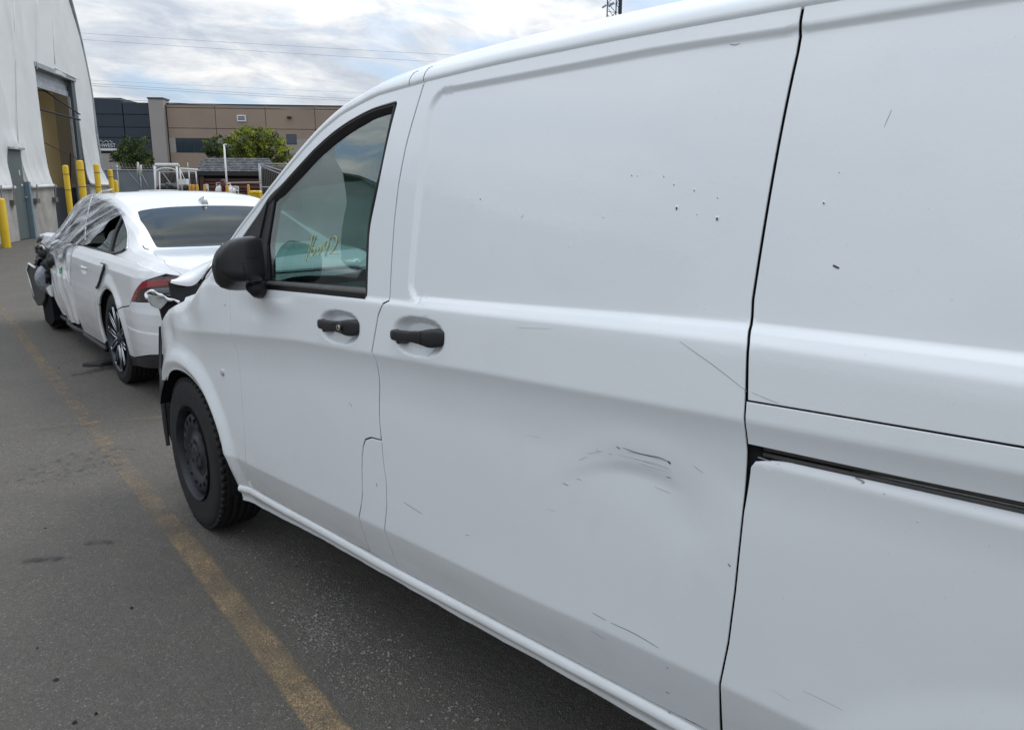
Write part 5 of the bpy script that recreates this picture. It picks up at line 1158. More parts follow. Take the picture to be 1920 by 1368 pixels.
# roller door
m = MB(); zc = ro_z
for k in range(3): wbox('shutter_slat', ro_u0-.02, ro_u1-.05, ro_z-.16-.17*k, ro_z+.005-.17*k, -.25+.03*k, -.19+.03*k, M_GREYM, tent, .01)
sk = [TW.p(ro_u0-.1, ro_z, .0), TW.p(ro_u1+.02, ro_z, .0)]
wbox('door_jamb', ro_u1-.30, ro_u1+.02, 0, ro_z, -.12, -.02, pmat('dark_jamb', (.06, .075, .085), .6), tent); wbox('door_jamb', ro_u0-.12, ro_u0-.02, 0, ro_z, -.12, -.02, M_GREYM, tent)
wbox('door_guide', ro_u1-.42, ro_u1-.36, 0, ro_z-.5, -.14, -.08, M_GREYM, tent)
wbox('door_head', ro_u0-.12, ro_u1+.05, ro_z-.02, ro_z+.10, -.4, .03, M_GREYM, tent)
# interior: tan partition, a darker copy with shade put into its colour, dark base
M_TAN = pmat('tan_partition', (.44, .34, .17), .9, var=.1, vscale=.6); M_TAND = pmat('shaded_tan_partition', (.25, .215, .16), .9, var=.1, vscale=.6); M_STR = pmat('dark_purlin', (.03, .03, .035), .8)
def ip(px, py, d): u, z = uv(px, py, d); return TW.p(u, z, d)
def vsheet(pa, pb, Da, Db, h, name, mat):
    a, b = at(*pa, Da), at(*pb, Db); m = MB(); m.prism([(a[0], a[1], 0), (b[0], b[1], 0), (b[0], b[1], h), (a[0], a[1], h)], tuple(FH*.06)); return m.done(name, mat, tent)
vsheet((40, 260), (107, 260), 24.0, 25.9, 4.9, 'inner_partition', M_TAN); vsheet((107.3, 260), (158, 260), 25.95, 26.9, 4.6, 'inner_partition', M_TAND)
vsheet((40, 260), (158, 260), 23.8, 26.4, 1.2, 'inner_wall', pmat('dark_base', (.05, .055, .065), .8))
m = MB()
for L_, r_ in (([(68, 160), (150, 215)], .05), ([(74, 205), (150, 225)], .07), ([(68, 130), (120, 170)], .10), ([(84, 268), (150, 300)], .03), ([(132, 285), (133, 400)], .05), ([(70, 170), (95, 172)], .05)):
    m.tube([at(*L_[0], 23.6), at(*L_[1], 25.4)], r_*.4, 6)
m.done('purlins', M_STR, tent)
# vehicle inside the doorway: only its red tail shows
tr = empty('red_vehicle', tuple(ff(ip(122, 400, -1.6))*ff((1, 1, 0))), 'red vehicle tail with a pale bumper just inside the open tent doorway', 'vehicle')
p0 = ff(ip(122, 400, -1.6)); bu = TW.u; bn = -TW.n
def ob(name, du0, du1, z0, z1, dn0, dn1, mat, bev=.03):
    b0 = ff((p0[0], p0[1], 0)); q = lambda a, z, c: tuple(b0+bu*a+bn*c+ff((0, 0, z)))
    m = MB(); m.prism([q(du0, z0, dn0), q(du1, z0, dn0), q(du1, z1, dn0), q(du0, z1, dn0)], tuple(bn*(dn1-dn0))); return m.done(name, mat, tr, False, bev)
ob('body', -.22, 1.5, .55, 1.20, .05, 3.5, pmat('dark_body', (.03, .03, .035), .3), .08); ob('tail_panel', -.22, 1.5, .72, 1.12, -.03, .06, M_RED, .04); ob('bumper', -.26, 1.55, .58, .70, -.10, .05, pmat('pale_bumper', (.35, .36, .42), .3, .6), .03)
for a in (.0, 1.25): ob('wheel', a, a+.24, 0, .62, .4, 1.0, M_RUB, .08)

# ------------------------------------------------------------------ yellow bollards by the tent
M_SLEEVE = M_YEL; M_BAND = pmat('dark_red_band', (.12, .03, .02), .6)
def bollard(px, py_top, py_ref, D, r, label, bands=(.22, .62), group='yellow bollards guarding the tent doorway', mat=None):
    T_ = at(px, py_top, D); b = empty('bollard', (T_[0], T_[1], 0), label, 'bollard', group)
    m = MB(); x, y, h = T_
    m.lathe([(r*1.0, 0), (r*1.0, h-r*.35), (r*.93, h-r*.15), (r*.6, h), (0.001, h+.01)], (x, y, 0), (0, 0, 1), 20); m.done('sleeve', mat or M_SLEEVE, b, True)
    for bz in bands: m = MB(); m.lathe([(r+.003, h-bz-.018), (r+.005, h-bz-.009), (r+.003, h-bz)], (x, y, 0), (0, 0, 1), 20); m.done('reflective_band', M_BAND, b, True)
bollard(0, 372, 0, 17.7, .090, 'yellow bollard at the far left edge beside the grey steel door', ())
bollard(122, 310, 0, 21.5, .072, 'yellow bollard in front of the open tent doorway, left of the taller one'); bollard(149, 301, 0, 20.2, .080, 'tallest yellow bollard, in the middle of the tent doorway')
bollard(180, 308, 0, 23.2, .076, 'yellow bollard in front of the narrow strip of tent fabric'); bollard(206, 318, 0, 26.0, .072, 'yellow bollard just past the tent corner with two dark bands'); bollard(216.5, 338, 0, 27.5, .072, 'shorter plain yellow bollard touching the one past the tent corner', ())

# ------------------------------------------------------------------ far office building
D0 = 75; A0 = at(300, 335, D0); fu = RH*cos(radians(5.7))+FH*sin(radians(5.7)); BW = Wall((A0[0], A0[1], 0), fu)
bd = empty('office_building', (A0[0], A0[1], 0), 'long tan and dark navy panelled industrial building across the back', 'building')
M_TANP = pmat('tan_wall_panel', (.30, .235, .18), .85, var=.06, vscale=.4, dirt=.2, dscale=.5, dcol=(.15, .13, .11)); M_LTP = pmat('pale_wall_band', (.33, .30, .27), .85, var=.05, vscale=.5)
M_PIL = pmat('pale_pillar', (.32, .295, .28), .85, var=.05, vscale=.5); M_NAVY = pmat('navy_cladding', (.022, .032, .05), .4, var=.15, vscale=.3); M_COP = pmat('dark_coping', (.02, .03, .045), .5)
M_WIN = pmat('dark_window_pane', (.02, .035, .05), .08, spec=.8); M_JNT = pmat('dark_joint', (.05, .042, .038), .9)  # dark backing colour that shows in the panel joints
buv = lambda x, y: BW.uv(x, y)
def bbox(name, u0, u1, z0, z1, d0, d1, mat, par):
    m = MB(); m.prism([BW.p(u0, z0, d0), BW.p(u1, z0, d0), BW.p(u1, z1, d0), BW.p(u0, z1, d0)], tuple(BW.n*(d1-d0))); return m.done(name, mat, par)
zt = buv(400, 197)[1]; zj0 = buv(400, 203)[1]; zj1 = buv(400, 241)[1]; zb1 = buv(400, 259.5)[1]; zb0 = buv(400, 287)[1]
cols = [buv(315, 240)[0], buv(405.5, 240)[0], buv(499, 240)[0], buv(591.5, 240)[0]]; wdt = cols[2]-cols[1]
cols += [cols[-1]+wdt*(k+1) for k in range(6)]
g_ = .05
bbox('backing_wall', cols[0]-14, cols[-1], 0, zt-.05, -12, -.12, M_JNT, bd)
wu = [buv(330, 275)[0], buv(397, 275)[0]]; wz = (buv(350, 286.5)[1], buv(350, 259)[1])
w2u = [buv(537, 260)[0], buv(556, 260)[0]]; w2z = (buv(545, 271)[1], buv(545, 252)[1])
for i in range(len(cols)-1):
    a, b = cols[i]+g_/2, cols[i+1]-g_/2
    bbox('wall_panel', a, b, zj0+g_/2, zt, -.12, 0, M_TANP, bd); bbox('wall_panel', a, b, zj1+g_/2, zj0-g_/2, -.12, 0, M_TANP, bd)
    bbox('wall_panel', a, b, zb1, zj1-g_/2, -.12, 0, M_TANP, bd); bbox('wall_panel', a, b, 0, zb0, -.12, 0, M_TANP, bd)
    if i == 0: bbox('pale_band', a, wu[0], zb0, zb1, -.12, .01, M_LTP, bd); bbox('pale_band', wu[1], b, zb0, zb1, -.12, .01, M_LTP, bd)
    else: bbox('pale_band', a, b, zb0, zb1, -.12, .01, M_LTP, bd)
bbox('coping', cols[0], cols[-1], zt, zt+.10, -.3, .04, M_COP, bd)
wn = bbox('window', wu[0], wu[1], wz[0], wz[1], -.12, -.02, M_COP, bd)
for k in range(4):
    a = wu[0]+(wu[1]-wu[0])*k/4+.04; b = wu[0]+(wu[1]-wu[0])*(k+1)/4-.04; bbox('pane', a, b, wz[0]+.05, wz[1]-.05, -.02, .0, M_WIN, wn)
wn = bbox('window', w2u[0], w2u[1], w2z[0], w2z[1], -.0, .03, M_COP, bd); bbox('pane', w2u[0]+.05, w2u[1]-.05, w2z[0]+.05, w2z[1]-.05, .03, .04, pmat('slate_pane', (.07, .08, .11), .3), wn)
v0, v1 = buv(445, 228), buv(461, 216); vt = bbox('wall_vent', v0[0], v1[0], v0[1], v1[1], 0, .10, M_WHITEP, bd)
for k in range(2): z = v0[1]+(v1[1]-v0[1])*(.22+.33*k); bbox('louvre', v0[0]+.10, v1[0]-.10, z, z+.14, .10, .11, pmat('vent_dark', (.12, .12, .22), .6), vt)
l0, l1 = buv(539, 223), buv(546.5, 220); m = MB(); m.prism([BW.p(l0[0], l0[1]+.05, 0), BW.p(l0[0], l0[1]+.05, .3), BW.p(l0[0], l1[1]-.02, .34), BW.p(l0[0], l1[1]+.08, 0)], tuple(BW.u*(l1[0]-l0[0]))); m.done('wall_lamp', pmat('bronze_lamp', (.03, .02, .015), .5), bd)
# pillar and navy block
pu0, pu1 = buv(287, 250)[0], buv(314, 250)[0]; pz = buv(290, 186.5)[1]
bbox('pillar', pu0, pu1, 0, pz, -1.2, .55, M_PIL, bd); bbox('pillar_cap', pu0-.06, pu1+.06, pz, pz+.12, -1.3, .62, M_COP, bd)
nz = buv(250, 192)[1]; nz2 = buv(205, 183)[1]; nu = buv(232, 220)[0]; nzb = buv(250, 285)[1]
rws = [buv(250, y)[1] for y in (192, 215, 239, 258.5, 285)]
rw2 = [nz2]+rws[1:]
cl = [(nu+.04, pu0-.03), (buv(185, 220)[0]-1.2, nu-.04)]
for ci, (a, b) in enumerate(cl):
    rr_ = rws if ci == 0 else rw2
    for k in range(4): bbox('navy_panel', a, b, rr_[k+1]+.03, rr_[k]-.03, -.1, .12, M_NAVY, bd)
bbox('navy_panel', cl[1][0]-9, cl[1][0]-.06, nzb, nz2, -.1, .12, M_NAVY, bd)
bbox('navy_frame', cl[1][0]-9, pu0, nzb-.15, nz-.05, -6, -.1, M_COP, bd); bbox('navy_frame', cl[1][0]-9, nu, nz-.05, nz2-.05, -6, -.1, M_COP, bd)
bbox('lower_wall', cl[1][0]-9, buv(226, 300)[0], 0, nzb-.16, -.2, .1, M_LTP, bd); bbox('loading_recess', buv(226, 300)[0], pu0, 0, nzb-.16, -1.6, -1.4, M_DARK, bd)
# wall sign
sg_ = empty('wall_sign', BW.p(cl[1][0]+1, rws[4], .2), 'white lettered company sign with mountain outline on the navy cladding', 'sign')
M_SGN = pmat('sign_white', (.62, .64, .66), .5)
def text(body, x0, z0, size, font_w, name, mat, par, align='LEFT', d=.13):
    cu = bpy.data.curves.new(name, 'FONT'); cu.body = body; cu.size = size; cu.extrude = .015; cu.align_x = align; cu.space_character = 1.0
    t_ = bpy.data.objects.new(name, cu); me = bpy.data.meshes.new_from_object(t_); bpy.data.objects.remove(t_)
    Rm = Matrix((Vector(BW.u), Vector((0, 0, 1)), Vector(BW.n))).transposed().to_4x4()
    me.transform(Matrix.Diagonal((font_w, 1, 1, 1))); me.transform(Rm); me.transform(Matrix.Translation(Vector(BW.p(x0, z0, d))-OFF[par.name])); me.materials.append(mat)
    o = bpy.data.objects.new(name, me); COL.objects.link(o); o.parent = par; return o
su1, sz = buv(218.5, 276.5); hgt = buv(200, 270)[1]-buv(200, 277)[1]
text('NORTHWEST', su1, sz, hgt/.70, .92, 'lettering', M_SGN, sg_, 'RIGHT', .14)
b0, b1 = buv(180, 282.5), buv(221, 278.5)
m = MB(); m.prism([BW.p(b0[0]-1.5, b0[1], .13), BW.p(b1[0]-.1, b0[1], .13), BW.p(b1[0], (b0[1]+b1[1])/2, .13), BW.p(b1[0]-.1, b1[1], .13), BW.p(b0[0]-1.5, b1[1], .13)], tuple(BW.n*.04)); m.done('sign_band', M_SGN, sg_)
mt = [buv(*p) for p in [(186, 268), (190, 262.5), (195, 267.5), (200, 263.5), (204, 267.5), (207, 264), (212, 267.5)]]
m = MB(); m.tube([BW.p(a, z, .15) for a, z in mt], .028, 4); m.done('mountain_outline', M_SGN, sg_)

# ------------------------------------------------------------------ trees
def tree(label, px, py_base_w, D, crown, cols, n, leaf, group='trees in front of the office building', seed=1, name='broadleaf_tree'):
    rnd = random.Random(seed); c0 = at(px, 335, D); tr_ = empty(name, (c0[0], c0[1], 0), label, 'tree', group)
    bs = []
    for (cx_, cy_, rx, rz) in crown:                # crown clumps by survey pixel, sizes in m
        P_ = at(cx_, cy_, D); bs.append((P_, rx, rz))
    m = MB(); ctr = np.mean([b[0] for b in bs], 0)
    m.tube([(c0[0], c0[1], 0), (c0[0]*.5+ctr[0]*.5, c0[1]*.5+ctr[1]*.5, ctr[2]*.45), (ctr[0], ctr[1], ctr[2])], [.16, .12, .05], 7)
    for b, rx, rz in bs: m.tube([(ctr[0], ctr[1], ctr[2]*.6), tuple(b*.6+ctr*.4-ff((0, 0, .2))), tuple(b)], [.07, .04, .015], 5)
    m.done('trunk', pmat('bark', (.06, .045, .035), .9), tr_, True)
    V = []; Fc = []; MI = []
    tot = sum(b[1]**2*b[2] for b in bs)
    for b, rx, rz in bs:
        k = int(n*(rx**2*rz)/tot)
        tw_ = [(rnd.gauss(0, 1), rnd.gauss(0, 1), rnd.gauss(0, 1)) for _ in range(max(6, k//34))]
        tws = []
        for t in tw_:
            v = ff(t); v /= np.linalg.norm(v); rr_ = rnd.uniform(.55, 1.06)**.7; tws.append((b+v*ff((rx, rx, rz))*rr_, rnd.choice(range(len(cols)))))
        for i in range(k):
            q, ci = rnd.choice(tws); p = q+ff((rnd.gauss(0, .13), rnd.gauss(0, .13), rnd.gauss(0, .10)))*min(1, rx)
            a = ff((rnd.gauss(0, 1), rnd.gauss(0, 1), rnd.gauss(0, .6))); a /= np.linalg.norm(a); c = np.cross(a, ff((rnd.gauss(0, 1), rnd.gauss(0, 1), rnd.gauss(0, 1)))); c /= np.linalg.norm(c)+1e-6
            L1, L2 = leaf*rnd.uniform(.6, 1.4), leaf*rnd.uniform(.3, .6); k0 = len(V)
            V += [tuple(p-a*L1), tuple(p+c*L2), tuple(p+a*L1), tuple(p-c*L2)]; Fc.append((k0, k0+1, k0+2, k0+3)); MI.append(ci if rnd.random() < .7 else rnd.randrange(len(cols)))
    o = mk('crown', V, Fc, cols, tr_); o.data.polygons.foreach_set('material_index', MI)
def leafmat(nm, c):
    m = pmat(nm, c, .6, var=.2, vscale=2); b = m.node_tree.nodes['Principled BSDF']; b.inputs['Transmission Weight'].default_value = 0
    n, l = m.node_tree.nodes, m.node_tree.links; tr_ = n.new('ShaderNodeBsdfTranslucent'); tr_.inputs[0].default_value = (c[0]*1.3, c[1]*1.4, c[2]*.6, 1); mx = n.new('ShaderNodeMixShader'); mx.inputs[0].default_value = .35
    l.new(b.outputs[0], mx.inputs[1]); l.new(tr_.outputs[0], mx.inputs[2]); l.new(mx.outputs[0], n['Material Output'].inputs[0]); return m
LD = leafmat('leaf_dark', (.022, .042, .018)); LM = leafmat('leaf_mid', (.06, .095, .024)); LY = leafmat('leaf_yellow', (.32, .33, .03)); LB = leafmat('leaf_olive', (.14, .18, .034)); LG = leafmat('leaf_blue_green', (.035, .065, .030))
tree('rounded tree with yellow-green leaves behind the shingle-roofed shed', 482, 0, 60, [(455, 268, 1.3, 1.0), (478, 262, 1.3, .9), (500, 268, 1.2, .9), (520, 283, 1.1, .9), (437, 280, .9, .8), (470, 285, 1.6, 1.0), (498, 288, 1.6, .9), (530, 296, .7, .5), (465, 252, .8, .5), (484, 251, .8, .45)], [LM, LB, LY, LY, LB, LD], 12500, .085, seed=3)
tree('small dark green tree left of the yellow-green one, against the office window', 405, 0, 58, [(402, 276, .8, .6), (412, 288, .8, .6), (395, 283, .5, .4), (415, 268, .4, .5)], [LD, LG, LM, LB], 3600, .075, seed=4)
tree('dark feathery tree in front of the navy cladding beside the tent', 243, 0, 55, [(236, 272, .55, .45), (230, 264, .32, .32), (238, 260, .2, .2), (259, 268, .6, .42), (252, 262, .25, .25), (266, 265, .3, .25), (244, 284, .9, .6), (262, 285, .7, .55), (228, 293, .6, .4), (244, 300, 1.0, .55), (265, 303, .8, .45), (278, 298, .45, .35), (220, 300, .45, .3), (214, 294, .3, .2)], [LD, LG, LM, LB, LG], 6500, .07, seed=5)

# ------------------------------------------------------------------ yard fence with barbed wire
def vbar(m, px0, py0, px1, py1, D, r=.03, n=6): m.tube([at(px0, py0, D), at(px1, py1, D)], r, n)
fn = empty('screened_fence', tuple(at(250, 335, 44)*ff((1, 1, 0))), 'grey screened yard fence with barbed wire along its top', 'fence')
FW = Wall(at(200, 335, 44)*ff((1, 1, 0)), RH); fz = FW.uv(250, 318.5)[1]
M_SCREEN = pmat('grey_fence_screen', (.15, .175, .19), .8, var=.12, vscale=1.2)
us = [FW.uv(x, 335)[0] for x in (178, 222, 264, 290, 326, 360, 392)]
def fbox(W_, name, u0, u1, z0, z1, d0, d1, mat, par):
    m = MB(); m.prism([W_.p(u0, z0, d0), W_.p(u1, z0, d0), W_.p(u1, z1, d0), W_.p(u0, z1, d0)], tuple(W_.n*(d1-d0))); return m.done(name, mat, par)
for i in range(3): fbox(FW, 'screen_panel', us[i]+.03, us[i+1]-.03, 0, fz-.03, -.04, 0, M_SCREEN, fn)
for i in range(4): m = MB(); m.tube([FW.p(us[i], 0, 0), FW.p(us[i], fz+.25, 0)], .045, 8); m.done('fence_post', M_GREYM, fn, True)
m = MB(); m.tube([FW.p(us[0], fz, .02), FW.p(us[3], fz-.02, .02)], .03, 6); m.tube([FW.p(us[0], fz*.32, .02), FW.p(us[3], fz*.32, .02)], .025, 6); m.tube([FW.p(us[2], fz, .03), FW.p(us[3]-.2, fz*.35, .03)], .03, 6); m.tube([FW.p(us[1]+.6, fz-.1, .03), FW.p(us[1]+1.4, fz*.4, .03)], .02, 6); m.done('fence_rail', M_GREYM, fn, True)
m = MB(); zg = []
for k in range(26): zg.append(FW.p(us[0]+.9+(us[3]-us[0]-.9)*k/25, fz+(.32 if k % 2 else .02), .05))
m.tube(zg, .012, 4); m.tube([FW.p(us[0], fz+.12, .05), FW.p(us[3], fz+.10, .05)], .008, 4); m.done('barbed_wire', pmat('wire_grey', (.25, .25, .24), .5, .5), fn)
for px, top in ((258.5, 304), (264.5, 309)): m = MB(); m.tube([at(px, top, 43.5), at(px, 330, 43.5)], .05, 8); m.done('pipe_end', pmat('pale_pipe', (.45, .45, .42), .6), fn, True)
# slatted enclosure behind the canopy frame
sf = empty('slatted_fence', tuple(at(350, 335, 47)*ff((1, 1, 0))), 'dark slatted fence behind the white canopy frame', 'fence')
SW = Wall(at(350, 335, 47)*ff((1, 1, 0)), RH); s0, s1 = SW.uv(298, 330)[0], SW.uv(373, 330)[0]; szt = SW.uv(350, 319)[1]; n_ = 30
M_SLAT = pmat('weathered_slat', (.10, .092, .085), .8, var=.2, vscale=2)
me_ = None
for k in range(n_):
    a = s0+(s1-s0)*k/n_; fbox(SW, 'slat', a+.01, a+(s1-s0)/n_-.035, 0, szt, 0, .03, M_SLAT, sf)
m = MB(); m.tube([SW.p(s0, szt-.1, .04), SW.p(s1, szt-.1, .04)], .03, 6); m.tube([SW.p(s0, szt*.35, .04), SW.p(s1, szt*.35, .04)], .03, 6); m.done('fence_rail', M_GREYM, sf)
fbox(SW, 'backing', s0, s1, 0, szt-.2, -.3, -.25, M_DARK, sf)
# white canopy frame (cart) with small tank and box
cf = empty('canopy_cart', tuple(at(315, 335, 38)*ff((1, 1, 0))), 'white tubular canopy frame with a rounded top standing beyond the sedan roof', 'cart')
m = MB()
for a, b in (((291, 312), (291.5, 362)), ((299, 322), (300, 362)), ((331, 312), (335, 362)), ((336, 316), (342, 360))): vbar(m, *a, *b, 38 if a[0] != 336 else 39, .045 if a[0] != 299 else .03)
m.done('frame_post', M_WHITEP, cf, True)
m = MB(); a, b, c, d = at(290, 311, 38), at(335, 311, 38), at(338, 315, 39.4), at(294, 315, 39.4); m.prism([a, b, c, d], (0, 0, .12)); m.done('canopy_top', M_WHITEP, cf, bevel=.04)
m = MB(); m.tube(catmull([at(291, 322, 38), at(300, 316.5, 38), at(313, 315, 38), at(328, 318, 38), at(333, 324, 38)], 5), .03, 6); vbar(m, 304, 322, 320, 345, 39, .02); vbar(m, 338, 318, 346, 336, 38.5, .02); vbar(m, 291, 357, 335, 357, 38, .03); vbar(m, 337, 316, 371, 318.5, 41, .05); vbar(m, 337, 320, 368, 320.5, 41, .03); vbar(m, 354, 320, 355.5, 345, 41, .03); vbar(m, 367, 320, 369.5, 348, 41, .03); vbar(m, 352, 305, 352.5, 318, 41, .015); m.done('frame_brace', M_WHITEP, cf, True)
m = MB(); A1 = at(335.5, 346.5, 38.4); B1 = at(349.5, 336, 38.4); m.prism([(A1[0], A1[1], A1[2]), (B1[0], B1[1], A1[2]), (B1[0], B1[1], B1[2]), (A1[0], A1[1], B1[2])], tuple(FH*.3)); m.done('control_box', M_WHITEP, cf, bevel=.02)
m = MB()
for k, (x, y, r) in enumerate([(308, 352, .22), (320, 353, .18), (330, 350, .2), (345, 354, .2), (353, 350, .15), (316, 347, .12)]): blob(m, at(x, y, 40), r, 6, .3, (1.6, 1.2, .8), 50+k)
m.done('engine_parts', pmat('engine_dark', (.05, .052, .055), .6, var=.5, vscale=6), cf, True)
pb = tag(MB().prism([at(a, b, 36.5) for a, b in [(254, 360), (262, 357), (296, 356.5), (300, 361), (298, 366), (254, 366)]], tuple(FH*1.4)).done('flatbed_lid', M_WHITEP, None, bevel=.05), 'flat white lid of a low truck bed left of the canopy frame', 'truck bed')

# ------------------------------------------------------------------ shed with shingle roof and reddish boards
sh = empty('shed', tuple(at(425, 335, 47)*ff((1, 1, 0))), 'low reddish board shed with a grey shingle roof under the yellow-green tree', 'shed')
HW = Wall(at(376, 335, 47)*ff((1, 1, 0)), RH); h0, h1 = HW.uv(374, 322)[0], HW.uv(490, 322)[0]; ze = HW.uv(430, 322)[1]
RWl = Wall(at(376, 335, 49.2)*ff((1, 1, 0)), RH); r0, r1 = RWl.uv(379, 297)[0], RWl.uv(505, 297)[0]; zr_ = RWl.uv(430, 297)[1]
M_SH = [pmat('shingle_'+c, k, .9, var=.25, vscale=5) for c, k in (('dark', (.055, .058, .065)), ('mid', (.075, .08, .09)), ('light', (.10, .105, .115)))]
fbA, fbB = ff(HW.p(h0-.1, ze, .12)), ff(HW.p(h1+.9, ze, .12)); rtA, rtB = ff(RWl.p(r0, zr_, 0)), ff(RWl.p(r1, zr_, 0))
shm = {}
nr, nc = 8, 22
for i in range(nr):
    for j in range(nc):
        u0_, u1_ = i/nr, (i+1)/nr+.03; a0_, a1_ = (j+(.5 if i % 2 else 0))/nc, min(1, (j+1+(.5 if i % 2 else 0))/nc-.004)
        if a0_ >= 1: continue
        q = lambda u, a: (fbA*(1-a)+fbB*a)*(1-u)+(rtA*(1-a)+rtB*a)*u
        lf = ff((0, 0, .03+.012*random.random())); pts = [q(u0_, a0_)+lf, q(u0_, a1_)+lf, q(u1_, a1_), q(u1_, a0_)]
        MB().prism(pts, (0, 0, -.02)).done('shingle', random.choice(M_SH), sh)
m = MB(); m.prism([fbA, fbB, rtB, rtA], (0, 0, -.05)); m.prism([fbA-ff((0, 0, .05)), fbB-ff((0, 0, .05)), fbB-ff((0, 0, .22)), fbA-ff((0, 0, .22))], tuple(FH*.06)); m.done('roof_deck', pmat('deck_dark', (.03, .028, .027), .9), sh)
M_BRD = [pmat('red_board_'+c, k, .8, var=.25, vscale=3) for c, k in (('a', (.085, .035, .025)), ('b', (.065, .028, .022)), ('c', (.11, .05, .035)))]
zb_ = 0; hh = .19; k = 0
while zb_+hh < ze-.2:
    fbox(HW, 'board', h0+.25, h1-.02, zb_+.02, zb_+hh-.025, -.05, .0, M_BRD[k % 3] if zb_ < ze-.8 else M_BRD[k % 2], sh); zb_ += hh; k += 1
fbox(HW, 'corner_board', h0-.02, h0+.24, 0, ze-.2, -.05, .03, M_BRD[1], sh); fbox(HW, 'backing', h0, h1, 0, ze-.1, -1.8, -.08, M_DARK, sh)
# right-hand enclosure with hinged pipe frames
re_ = empty('pipe_gate_enclosure', tuple(at(495, 335, 40)*ff((1, 1, 0))), 'vertical-slat enclosure with grey pipe frames right of the shed', 'fence')
EW = Wall(at(490, 335, 40)*ff((1, 1, 0)), RH); e0, e1u = EW.uv(489, 335)[0], EW.uv(560, 335)[0]; ez = EW.uv(495, 311)[1]
for k in range(22): a = e0+.08+(e1u-e0)*k/22; fbox(EW, 'slat', a, a+(e1u-e0)/22-.04, 0, ez-.05, 0, .03, M_SLAT, re_)
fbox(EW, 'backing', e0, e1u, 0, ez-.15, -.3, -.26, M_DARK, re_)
m = MB(); m.tube([EW.p(e0, 0, .05), EW.p(e0, ez+.12, .05)], .07, 8); m.done('gate_post', M_GREYM, re_, True)
m = MB(); vbar(m, 486, 307, 560, 307.5, 39, .03); vbar(m, 486, 307.5, 560, 330, 38.5, .03); vbar(m, 488, 311, 560, 340, 38.5, .03); vbar(m, 492, 311.5, 560, 312, 39, .02); vbar(m, 490, 351, 560, 351, 39, .04); vbar(m, 531, 305, 536, 305, 39, .025); vbar(m, 536, 305, 536, 312, 39, .02); m.done('pipe_rail', M_GREYM, re_, True)
# pole, barrier pipe, tanks, hydrant, little posts, bin
P_ = at(420, 271, 39); tag(MB().tube([(P_[0], P_[1], 0), tuple(P_)], .045, 8).tube([tuple(P_), tuple(P_+RH*.12)], .03, 6).done('thin_pole', M_WHITEP, None, True), 'tall thin pale pole with a short top arm in front of the shed', 'pole')
tag(MB().tube([at(405, 343, 38.5), at(490, 342, 38.5)], .035, 6).tube([at(406, 343, 38.5), at(406, 343, 38.5)*ff((1, 1, 0))], .03, 6).tube([at(488, 342, 38.5), at(488, 342, 38.5)*ff((1, 1, 0))], .03, 6).done('barrier_rail', pmat('pale_rail', (.35, .30, .28), .6), None, True), 'long pale horizontal rail in front of the reddish shed boards', 'rail')
def tank(px, py, D, w_, h_, label):
    P_ = at(px, py, D); e = empty('white_tank', (P_[0], P_[1], 0), label, 'tank', 'white plastic tanks in front of the shed')
    rows = []
    for z, k in ((0, .96), (P_[2]*.5, 1), (P_[2]-.28, 1), (P_[2]-.12, .93), (P_[2]-.03, .72), (P_[2], .30), (P_[2]+.01, .02)):
        rows.append([(P_[0]+RH[0]*w_*k*cq+FH[0]*w_*.8*k*sq_, P_[1]+RH[1]*w_*k*cq+FH[1]*w_*.8*k*sq_, z) for t in np.linspace(0, 2*pi, 24, endpoint=False) for cq, sq_ in [(np.sign(cos(t))*abs(cos(t))**.5, np.sign(sin(t))*abs(sin(t))**.5)]])
    m = MB(); m.grid(rows, closed_v=True); m.done('tank_body', M_WHITEP, e, True)
    m = MB(); m.lathe([(.10, 0), (.10, .07), (.0, .08)], (P_[0], P_[1], P_[2]-.02), (0, 0, 1), 14); m.done('cap', M_WHITEP, e, True)
tank(414, 349, 37, .24, .8, 'white tank on the left, behind the dark red figure-like valve'); tank(432, 351, 36.5, .21, .7, 'smaller white tank on the right with hoses beside it')
e = empty('hose_reel', tuple(at(440, 335, 36)*ff((1, 1, 0))), 'white wire hose frame right of the tanks', 'hose reel')
m = MB()
for a, b, c, d in ((436, 350, 447, 350), (436, 350, 436, 366), (447, 350, 447, 366), (436, 358, 447, 358), (441, 348, 441, 366), (436, 350, 447, 358), (447, 350, 436, 362)): vbar(m, a, b, c, d, 36, .022)
m.done('frame', M_WHITEP, e)
e = empty('standpipe', tuple(at(420, 335, 36.8)*ff((1, 1, 0))), 'dark red valve standpipe between the white tanks at the foot of the pole', 'valve')
m = MB(); vbar(m, 418.5, 340, 420, 366, 36.8, .10); blob(m, at(418.5, 341, 36.8), .12, 6, .2, (1, 1, 1), 71); blob(m, at(421, 347, 36.8), .16, 6, .25, (1, 1, 1), 72); m.done('valve_body', pmat('dark_red_iron', (.07, .015, .015), .5), e, True)
m = MB(); vbar(m, 424, 345, 431, 343, 36.6, .02); vbar(m, 431, 343, 433, 352, 36.6, .02); vbar(m, 433, 347, 425, 351, 36.6, .015); m.done('hose', M_WHITEP, e)
M_ORG = pmat('orange_post', (.50, .24, .02), .5, var=.15, vscale=5)
